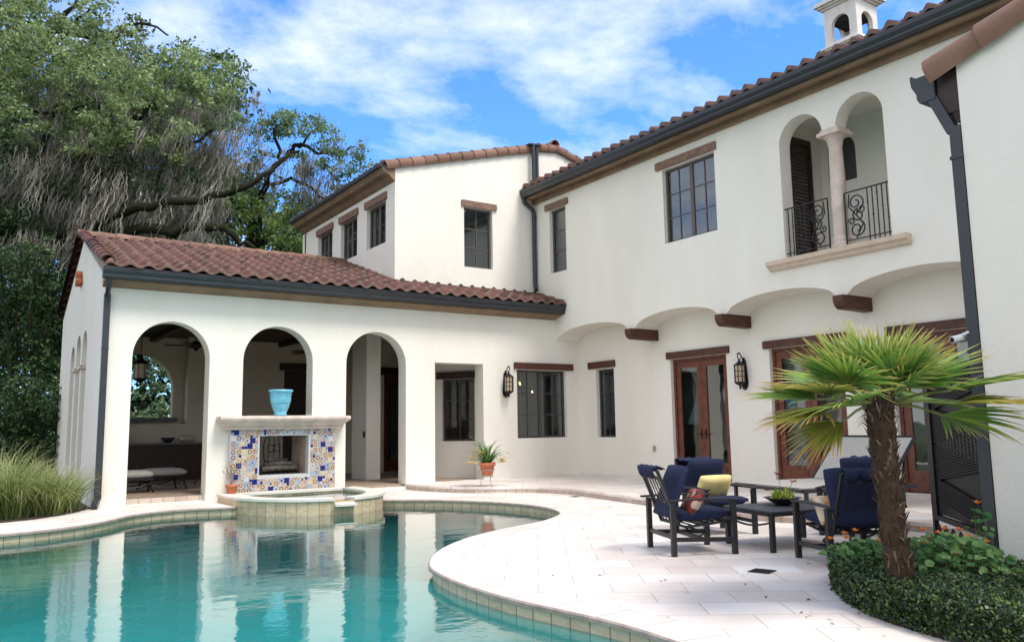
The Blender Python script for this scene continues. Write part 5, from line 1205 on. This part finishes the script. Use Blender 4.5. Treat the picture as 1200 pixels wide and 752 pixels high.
# dense woodland far behind, reading as one mass
KW = []
for i in range(95): KW.append((random.uniform(-120, 470), random.uniform(215, 520), random.uniform(30, 55)))
for i in range(110): KW.append((random.uniform(-140, 262), random.uniform(110, 270), random.uniform(26, 44)))
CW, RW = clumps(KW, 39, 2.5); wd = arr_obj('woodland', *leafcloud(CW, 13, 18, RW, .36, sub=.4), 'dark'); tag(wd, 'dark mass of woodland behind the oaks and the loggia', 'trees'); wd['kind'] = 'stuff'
# big evergreen shrubs left of the gable
def shrub(name, label, cat, C, R_, mt, size, ns=60, nl=22, sub=.12, stem=None, group=None):
    t = thing(name, label, cat, (C[:, 0].mean(), C[:, 1].mean(), 0), 0, group); o = arr_obj('foliage', *leafcloud(C, ns, nl, R_, size, sub=sub), mt); OT(o, t)
    b = MB(); 
    for c in C[:8]: b.tube([(t.location.x, t.location.y, 0), ((t.location.x+c[0])/2, (t.location.y+c[1])/2, c[2]*.6), tuple(c)], [.06, .04, .015], 6)
    OT(b.obj('stems', 'bark'), t); return t
C, R_ = clumps([(20, 330, 40), (45, 300, 30), (60, 345, 30), (15, 385, 45), (55, 395, 38), (-20, 340, 45), (70, 330, 20), (0, 300, 30), (60, 440, 35), (20, 440, 45), (-20, 420, 50)], 25.5, .8)
shrub('evergreen_tree', 'dark evergreen tree standing behind the gable end of the loggia', 'tree', C, R_, 'dark', .15, 40, 22)
C, R_ = clumps([(0, 480, 40), (35, 490, 34), (62, 480, 26), (15, 520, 40), (50, 525, 32), (-30, 500, 45), (72, 505, 18), (30, 455, 26)], 21.5, .6)
shrub('ivy_hedge', 'glossy dark green hedge behind the ornamental grass', 'hedge', C, R_, 'dark', .11, 70, 24)
C = np.array([(x, y, z) for x, y, z in [(2.8, 28, 1.2), (3.8, 28.5, 1.8), (4.8, 28.3, 1.5), (5.6, 28.6, 2.2), (3.2, 28.8, 3.0), (4.4, 29, 3.4), (5.3, 29, 3.2), (2.2, 28.5, 2.4), (3.9, 28.4, 2.8), (4.6, 28.5, 4.2), (3.4, 29, 4.2)]]); R_ = np.full(len(C), .75)
shrub('garden_shrub', 'sunlit leafy shrub seen through the arched opening at the back of the loggia', 'shrub', C, R_, 'oak2', .13, 60, 18)
# ornamental grass clumps in the bed
M['ograss'] = leafmat('ornamental_grass', [(.09, .16, .03), (.17, .26, .06), (.28, .35, .11), (.44, .44, .21)], .35, .5, ((.50, .46, .25), .68))
def grassclump(label, loc, n, h, seed):
    random.seed(seed); t = thing('ornamental_grass', label, 'grass clump', loc, 0, 'clumps of ornamental grass beside the pool'); b = MB()
    for k in range(n):
        r_ = abs(random.gauss(0, .14)); a = random.uniform(0, 2*PI); blade(b, (r_*math.cos(a), r_*math.sin(a), 0), a+random.gauss(0, .9), h*random.uniform(.75, 1.35), random.uniform(.03, .62), random.uniform(.011, .021), random.uniform(.4, 1.25), n=6, tw=random.uniform(-1, 1))
    b.obj('blades', 'ograss', t, fixn=False); return t
grassclump('ornamental grass clump nearest the downspout at the corner of the loggia', (1.28, 16.15, 0), 620, .86, 1)
grassclump('ornamental grass clump in the bed, next from the corner of the loggia', (.75, 15.95, 0), 720, 1.02, 2)
grassclump('ornamental grass clump at the left edge of the picture', (.12, 15.75, 0), 720, 1.02, 3)
grassclump('ornamental grass clump behind the others, below the dark hedge', (.62, 16.9, 0), 620, 1.15, 4)
grassclump('ornamental grass clump tight against the gable wall', (1.62, 16.85, 0), 380, .80, 5)
grassclump('ornamental grass clump mostly outside the left edge', (-.7, 15.7, 0), 500, 1.0, 6)
random.seed(21)

# ------------------------------------------------------------------ palm
palm = thing('fan_palm', 'small fan palm with shaggy brown trunk in the curved bed', 'palm tree', (5.58, 3.38, 0))
b = MB(); TH = 1.50; prof = []
for i in range(30):
    t = i/29; prof.append((.064+.032*(1-t)**3+.015*math.sin(t*2.4)+.008*math.sin(i*2.3)+.022*(t > .55)*(t-.55)*2, TH*t))
def tpos(t): return Vector((-.10*t-.03*math.sin(t*3), .03*t, TH*t))
b.tube([tpos(i/29) for i in range(30)], [p[0] for p in prof], 20); b.obj('trunk', 'palmbark', palm, smooth=True)
b = MB()
for k in range(620):   # leaf boots and fibres
    t = (k/620)**.9; a = k*2.399+random.uniform(-.2, .2); r_ = .080+.032*(1-t)**3+.03*max(0, t-.5); c = tpos(t); L_ = random.uniform(.03, .11); w = random.uniform(.004, .015)
    d_ = Vector((math.cos(a), math.sin(a), 0)); sd = Vector((-d_.y, d_.x, 0)); p = c+d_*(r_-.02); q = p+d_*random.uniform(.012, .06)+sd*random.gauss(0, .015)+Vector((0, 0, L_*random.choice([1, 1, .6, -.5]))); 
    b.add([p-sd*w, p+sd*w, q+sd*w*.35, q-sd*w*.35, p-sd*w+d_*.012-Vector((0, 0, .01)), p+sd*w+d_*.012-Vector((0, 0, .01))], [(0, 1, 2, 3), (4, 5, 2, 3), (0, 4, 3), (1, 5, 2)], 0 if random.random() < .82 else 1)
b.obj('leaf_bases', ['palmbark', 'boot'], palm)
M['palmleaf'] = leafmat('palm_leaf', [(.05, .14, .03), (.11, .24, .045), (.20, .34, .06), (.30, .42, .09)], .3, .42, ((.62, .50, .16), .66))
M['palmold'] = leafmat('palm_leaf_old', [(.17, .22, .04), (.32, .34, .06), (.42, .38, .09)], .3, .45, ((.62, .36, .14), .62))
M['palmdead'] = leafmat('palm_leaf_dead', [(.20, .14, .07), (.32, .24, .12), (.40, .32, .18)], .2, .7)
M['petiole'] = mat('petiole', (.16, .20, .06), .5, .3, 9)
top = tpos(1.0)+Vector((0, 0, -.02))
def frond(az, el, Lp, R_, spread, mt, nseg=34, droop=.25, fold=.25, roll=0):
    d_ = Vector((math.cos(az)*math.cos(el), math.sin(az)*math.cos(el), math.sin(el)))
    sd = Vector((-math.sin(az), math.cos(az), 0)); up_ = sd.cross(d_)*-1
    if up_.z < 0: up_ = -up_
    Rr = Matrix.Rotation(roll, 3, d_); sd = Rr @ sd; up_ = Rr @ up_
    p0 = top+Vector((math.cos(az), math.sin(az), 0))*.05; p1 = p0+d_*Lp*.55; p2 = p0+d_*Lp-Vector((0, 0, droop*Lp*.25))
    b = MB(); b.tube([p0, p1, p2], [.014, .010, .007], 5); fo_ = b.obj('frond_stalk', 'petiole', palm)
    b = MB()
    for k in range(nseg):
        th = -spread/2+spread*k/(nseg-1); v0 = d_*math.cos(th)+sd*math.sin(th)
        L_ = R_*(.72+.28*math.cos(th*.75))*random.uniform(.92, 1.06); w = .027*R_/.6; n = 6; V = []; U = []
        tip = random.uniform(.5, 1.3)*droop
        for i in range(n+1):
            t = i/n; ww = w*(.35+1.0*min(1, t*2.6))*(1 if t < .5 else max(0.06, 1-(t-.5)*1.9))
            c = p2+v0*L_*t+up_*fold*L_*t*abs(math.sin(th))*.5-Vector((0, 0, 1))*tip*L_*t**2.4*.5
            s_ = (up_.cross(v0)).normalized(); lift = up_*ww*.55
            V += [c-s_*ww/2, c-lift*.6, c+s_*ww/2]; U += [(t, 0), (t, .5), (t, 1)]
        b.add(V, [f for i in range(n) for f in ((3*i, 3*i+1, 3*i+4, 3*i+3), (3*i+1, 3*i+2, 3*i+5, 3*i+4))], 0, U)
    b.obj('leaf', mt, fo_, fixn=False)
# azimuths are world: -x is left of the view, the camera lies towards (-.85,-.52)
SCF = lambda a: .88 if -60 <= a <= 20 else .76
FR = [ # az deg, el deg, petiole, radius, spread deg, kind, droop
 (165, 14, .62, .66, 165, 'palmold', .35), (150, -4, .60, .62, 150, 'palmold', .45), (178, 30, .50, .62, 190, 'palmleaf', .25), (140, 38, .5, .62, 190, 'palmleaf', .2),
 (185, 2, .55, .60, 150, 'palmleaf', .35), (128, 10, .62, .66, 160, 'palmleaf', .3), (160, 55, .42, .62, 200, 'palmleaf', .12), (110, 60, .42, .66, 200, 'palmleaf', .1),
 (60, 68, .42, .66, 200, 'palmleaf', .1), (230, 62, .40, .62, 200, 'palmleaf', .15), (20, 50, .45, .64, 190, 'palmleaf', .18), (-25, 34, .50, .66, 170, 'palmleaf', .25),
 (-45, 14, .62, .70, 150, 'palmleaf', .3), (-60, 2, .62, .70, 130, 'palmold', .3), (-35, -8, .55, .62, 120, 'palmleaf', .4), (10, 8, .6, .66, 150, 'palmleaf', .3),
 (250, 50, .46, .56, 190, 'palmleaf', .2), (285, 40, .46, .60, 180, 'palmleaf', .25), (80, 25, .6, .66, 170, 'palmleaf', .25), (215, 56, .42, .56, 190, 'palmleaf', .2), (-70, 48, .42, .62, 180, 'palmleaf', .2), (45, 26, .6, .66, 160, 'palmleaf', .2), (150, -24, .40, .55, 110, 'palmold', .5)]
for i, (a, e, lp, r_, sp_, mt, dr) in enumerate(FR): frond(math.radians(a), math.radians(e), lp*SCF(a)*(.55 if e > 33 else .82), r_*SCF(a)*1.06, math.radians(sp_), mt, nseg=27+(i*7) % 6, droop=dr, fold=.35, roll=random.uniform(-.35, .35))
for i in range(4):
    frond(2.4*i+.5, math.radians(random.uniform(35, 80)), .22, random.uniform(.42, .54), math.radians(195), 'palmleaf', nseg=27, droop=.15, fold=.3, roll=random.uniform(-.5, .5))
b = MB()
for k in range(240):
    a = random.uniform(0, 2*PI); p = top+Vector((math.cos(a)*.09, math.sin(a)*.09, random.uniform(-.16, .10))); d_ = Vector((math.cos(a)*random.uniform(.2, 1), math.sin(a)*random.uniform(.2, 1), random.uniform(-.6, 1.2))).normalized(); L_ = random.uniform(.04, .15); sd = Vector((-math.sin(a), math.cos(a), 0))*random.uniform(.002, .010)
    b.add([p-sd, p+sd, p+d_*L_+sd*.3, p+d_*L_-sd*.3], [(0, 1, 2, 3)], k % 5 == 0)
b.obj('crown_fibre', ['palmbark', 'boot'], palm, fixn=False)
# ------------------------------------------------------------------ low groundcover hedge round the palm
edge = [(6.98, 4.42), (6.6, 4.52), (6.25, 4.42), (5.95, 4.2), (5.70, 3.95), (5.5, 3.72), (5.35, 3.48), (5.24, 3.2), (5.14, 2.85), (5.08, 2.45), (5.05, 1.9), (5.05, .8), (5.1, -1)]
ed2 = [tuple(p)[:2] for p in catmull([(x, y, 0) for x, y in edge], 6)]
bedp = ed2+[(6.9, -1), (6.9, 3.36), (7.15, 3.52)]
b = MB(); b.prism(bedp, [], .03, -.004, ident); struct(b.obj('palm_bed_soil', 'soil'))
def inside(P, poly):
    x, y = P[:, 0], P[:, 1]; c = np.zeros(len(P), bool); n = len(poly)
    for i in range(n):
        x1, y1 = poly[i]; x2, y2 = poly[(i+1) % n]
        m_ = ((y1 > y) != (y2 > y)) & (x < (x2-x1)*(y-y1)/(y2-y1+1e-12)+x1); c ^= m_
    return c
Q = np.stack([rng.uniform(4.9, 7.2, 120000), rng.uniform(1.2, 4.6, 120000)], 1); Q = Q[inside(Q, bedp)]
# distance from the curved edge
E_ = np.array(ed2); dist = np.min(np.hypot(Q[:, None, 0]-E_[None, :, 0], Q[:, None, 1]-E_[None, :, 1]), 1)
hh = .245*np.clip(dist/.07, .0, 1)**.35+.02*np.sin(Q[:, 0]*9)*np.cos(Q[:, 1]*8)
near = (dist < .10)
z = np.where(near & (rng.random(len(Q)) < .8), rng.uniform(.02, 1, len(Q))*hh, hh+rng.normal(0, .016, len(Q)))
P = np.stack([Q[:, 0], Q[:, 1], z], 1)
kf = (Q[:, 1] > 2.2) | (rng.random(len(Q)) < .35); P = P[kf]
ex = []   # extra leaves on the upright face
for i in range(len(ed2)-1):
    a_ = np.array(ed2[i]); c_ = np.array(ed2[i+1]); L_ = np.linalg.norm(c_-a_); n_ = int(L_*5200*(1 if a_[1] > 2 else .3)); t = rng.random(n_)[:, None]; q = a_+(c_-a_)*t; nn = np.array([-(c_-a_)[1], (c_-a_)[0]])/L_
    zz = rng.uniform(.0, .25, n_); bul = .035*np.sin(zz/.25*PI)+rng.normal(0, .012, n_); q = q+nn*(-bul)[:, None]*-1*0+np.outer(rng.normal(.015, .02, n_), np.array([nn[0], nn[1]])*(1 if True else 1)); ex.append(np.column_stack([q, zz]))
P = np.concatenate([P]+ex)
M['jasmine'] = leafmat('jasmine_leaf', [(.016, .030, .020), (.028, .050, .030), (.045, .075, .040), (.075, .12, .035), (.14, .19, .05)], .15, .35)
hg = arr_obj('ground_cover', *leaves_at(P, .030, .6, 1.2), 'jasmine'); tag(hg, 'low clipped dark green groundcover filling the curved bed under the palm', 'ground cover'); hg['kind'] = 'stuff'
# nasturtiums
M['nast'] = leafmat('nasturtium_leaf', [(.05, .15, .05), (.09, .22, .07), (.16, .30, .09), (.22, .34, .12)], .35, .5)
M['orange'] = leafmat('orange_petal', [(.75, .10, .02), (.85, .22, .03), (.85, .32, .05)], .35, .5)
def nast(label, loc, n, ext, h, flowers, seed):
    r_ = random.Random(seed); t = thing('nasturtium', label, 'flowering plant', loc, 0, 'nasturtiums in the palm bed'); b = MB(); s = MB()
    for k in range(n):
        x, y = r_.gauss(0, ext[0]), r_.gauss(0, ext[1]); z = h*r_.uniform(.25, 1)*math.exp(-(x*x/ext[0]**2+y*y/ext[1]**2)*.12); R0 = r_.uniform(.014, .036); nx_, ny_ = r_.gauss(0, .45), r_.gauss(0, .45)
        up_ = Vector((nx_-.25, ny_-.3, 1)).normalized(); a = up_.orthogonal().normalized(); c = up_.cross(a); m_ = 10
        V = [Vector((x, y, z))-up_*.006]+[Vector((x, y, z))+(a*math.cos(2*PI*i/m_)+c*math.sin(2*PI*i/m_))*R0*(1+.08*math.sin(i*2.2))+up_*.004*math.sin(i*1.9) for i in range(m_)]
        b.add(V, [(0, 1+i, 1+(i+1) % m_) for i in range(m_)]); 
        if k % 2 == 0: s.tube([(x*.6, y*.6, .0), (x*.9, y*.9, z*.6), (x, y, z)], .0025, 4)
    b.obj('foliage', 'nast', t, fixn=False); s.obj('stems', 'stem', t)
    for (x, y, z) in flowers:
        f = MB()
        for i in range(6):
            a = i*PI/3; d_ = Vector((math.cos(a), math.sin(a)*.8-.3, .55)).normalized(); sd = d_.cross(Vector((0, 0, 1))).normalized(); c = Vector((x, y, z))
            f.add([c, c+d_*.018-sd*.012, c+d_*.036-sd*.010, c+d_*.038+sd*.010, c+d_*.018+sd*.012], [(0, 1, 2, 3, 4)])
        f.obj('flower', 'orange', t, fixn=False)
    return t
nast('orange nasturtiums spilling over the bed edge left of the palm trunk', (6.14, 4.02, .18), 300, (.12, .15), .24, [(-.08, .28, .2), (.08, -.06, .20), (-.02, .05, .12), (.12, .18, .26), (.16, -.1, .17), (-.06, .14, .22), (.03, .22, .24)], 1)
nast('orange nasturtiums between the palm trunk and the iron screen', (6.22, 3.42, .2), 520, (.22, .2), .30, [(.1, .1, .28), (.0, -.05, .22), (.18, -.08, .26), (-.05, .1, .26), (.25, .02, .3), (-.1, -.12, .16), (.3, -.15, .22), (-.2, .05, .24), (.05, .2, .3), (.15, -.2, .2), (.22, .12, .3)], 2)
nast('taller nasturtium shoot with one red bloom against the downspout', (6.62, 3.34, .2), 26, (.07, .06), .50, [(.0, .02, .50)], 3)
# fallen leaves
random.seed(9); b = MB()
for (x, y) in [(5.35, 4.35), (5.15, 3.9), (5.05, 3.6), (5.0, 3.75), (5.6, 4.7), (5.9, 5.1), (4.9, 5.9), (5.0, 4.9), (6.3, 7.9), (4.6, 6.3), (5.2, 5.4), (8.1, 9.9), (9.0, 10.6), (4.95, 3.2), (5.45, 4.15), (7.1, 8.8), (1.6, 15.0), (2.4, 15.6)]:
    for k in range(2):
        xx, yy_ = x+random.gauss(0, .06), y+random.gauss(0, .06); a = random.uniform(0, PI); L_ = random.uniform(.015, .03); d_ = Vector((math.cos(a), math.sin(a), .1)); s_ = Vector((-d_.y, d_.x, .3))*.35
        c = Vector((xx, yy_, .006)); b.add([c-d_*L_, c-s_*L_, c+d_*L_, c+s_*L_], [(0, 1, 2, 3)])
fl = b.obj('fallen_leaves', mat('dry_leaf', (.16, .11, .06), .9, .4, 20), fixn=False); tag(fl, 'a few dry leaves scattered on the pale paving', 'leaves'); fl['kind'] = 'stuff'

# ================================================================== SKY AND LIGHT
w = bpy.data.worlds.new('World'); scene.world = w; w.use_nodes = True; nt = w.node_tree; N, L = nt.nodes, nt.links
bg = N['Background']; SUN_EL, SUN_AZ = math.radians(58), math.radians(164)      # azimuth clockwise from +y
sky = N.new('ShaderNodeTexSky'); sky.sky_type = 'NISHITA'; sky.sun_disc = False; sky.sun_elevation = SUN_EL; sky.sun_rotation = SUN_AZ
sky.air_density = 1.0; sky.dust_density = .6; sky.ozone_density = 2.5
tc = N.new('ShaderNodeTexCoord'); sp_ = N.new('ShaderNodeSeparateXYZ'); L.new(tc.outputs['Generated'], sp_.inputs[0])
# project the view direction on a cloud deck
mz = N.new('ShaderNodeMath'); mz.operation = 'ADD'; mz.inputs[1].default_value = .18; L.new(sp_.outputs['Z'], mz.inputs[0])
dx = N.new('ShaderNodeMath'); dx.operation = 'DIVIDE'; L.new(sp_.outputs['X'], dx.inputs[0]); L.new(mz.outputs[0], dx.inputs[1])
dy = N.new('ShaderNodeMath'); dy.operation = 'DIVIDE'; L.new(sp_.outputs['Y'], dy.inputs[0]); L.new(mz.outputs[0], dy.inputs[1])
cb = N.new('ShaderNodeCombineXYZ'); L.new(dx.outputs[0], cb.inputs[0]); L.new(dy.outputs[0], cb.inputs[1])
mp = N.new('ShaderNodeMapping'); mp.inputs['Rotation'].default_value[2] = .55; mp.inputs['Scale'].default_value = (1.0, 1.15, 1); mp.inputs['Location'].default_value = (3.1, 1.7, 0); L.new(cb.outputs[0], mp.inputs[0])
n1 = N.new('ShaderNodeTexNoise'); n1.inputs['Scale'].default_value = 1.7; n1.inputs['Detail'].default_value = 9; n1.inputs['Roughness'].default_value = .62; n1.inputs['Distortion'].default_value = .15; L.new(mp.outputs[0], n1.inputs['Vector'])
cr = N.new('ShaderNodeValToRGB'); cr.color_ramp.elements[0].position = .47; cr.color_ramp.elements[1].position = .82; cr.color_ramp.elements[0].color = (0, 0, 0, 1); cr.color_ramp.elements[1].color = (.9, .9, .9, 1); dt = N.new('ShaderNodeVectorMath'); dt.operation = 'DOT_PRODUCT'; dt.inputs[1].default_value = (.56, .83, 0); L.new(tc.outputs['Generated'], dt.inputs[0])
offview_cloud = N.new('ShaderNodeMapRange'); offview_cloud.inputs['From Min'].default_value = .55; offview_cloud.inputs['From Max'].default_value = -.1; offview_cloud.inputs['To Min'].default_value = 0; offview_cloud.inputs['To Max'].default_value = .28; L.new(dt.outputs['Value'], offview_cloud.inputs['Value'])  # extra cloud added outside the view to whiten the ambient light
adc = N.new('ShaderNodeMath'); adc.operation = 'ADD'; L.new(n1.outputs['Fac'], adc.inputs[0]); L.new(offview_cloud.outputs[0], adc.inputs[1]); L.new(adc.outputs[0], cr.inputs[0])
tint = N.new('ShaderNodeMix'); tint.data_type = 'RGBA'; tint.blend_type = 'MULTIPLY'; tint.inputs['Factor'].default_value = 1; tint.inputs['B'].default_value = (*SKYTINT, 1); L.new(sky.outputs[0], tint.inputs['A'])
mx = N.new('ShaderNodeMix'); mx.data_type = 'RGBA'; L.new(cr.outputs[0], mx.inputs['Factor']); L.new(tint.outputs['Result'], mx.inputs['A']); mx.inputs['B'].default_value = (*CLOUD, 1)
L.new(mx.outputs['Result'], bg.inputs['Color']); bg.inputs['Strength'].default_value = SKYS
sd_ = bpy.data.lights.new('sun', 'SUN'); sd_.energy = SUNS; sd_.angle = math.radians(SUNA); sd_.color = (1, .96, .90)
so_ = bpy.data.objects.new('sun', sd_); COL.objects.link(so_)
sv = Vector((math.sin(SUN_AZ)*math.cos(SUN_EL), math.cos(SUN_AZ)*math.cos(SUN_EL), math.sin(SUN_EL))); so_.rotation_euler = sv.to_track_quat('Z', 'Y').to_euler(); so_.location = sv*50
vs_ = scene.view_settings; vs_.view_transform = 'Standard'; vs_.look = 'None'; vs_.exposure = EXPO; vs_.gamma = 1; vs_.use_curve_mapping = False
scene.render.engine = 'CYCLES'; cy_ = scene.cycles; cy_.max_bounces = 8; cy_.diffuse_bounces = 4; cy_.glossy_bounces = 4; cy_.transparent_max_bounces = 16; cy_.transmission_bounces = 4; cy_.use_denoising = True
cy_.caustics_reflective = False; cy_.caustics_refractive = False; cy_.sample_clamp_indirect = 6
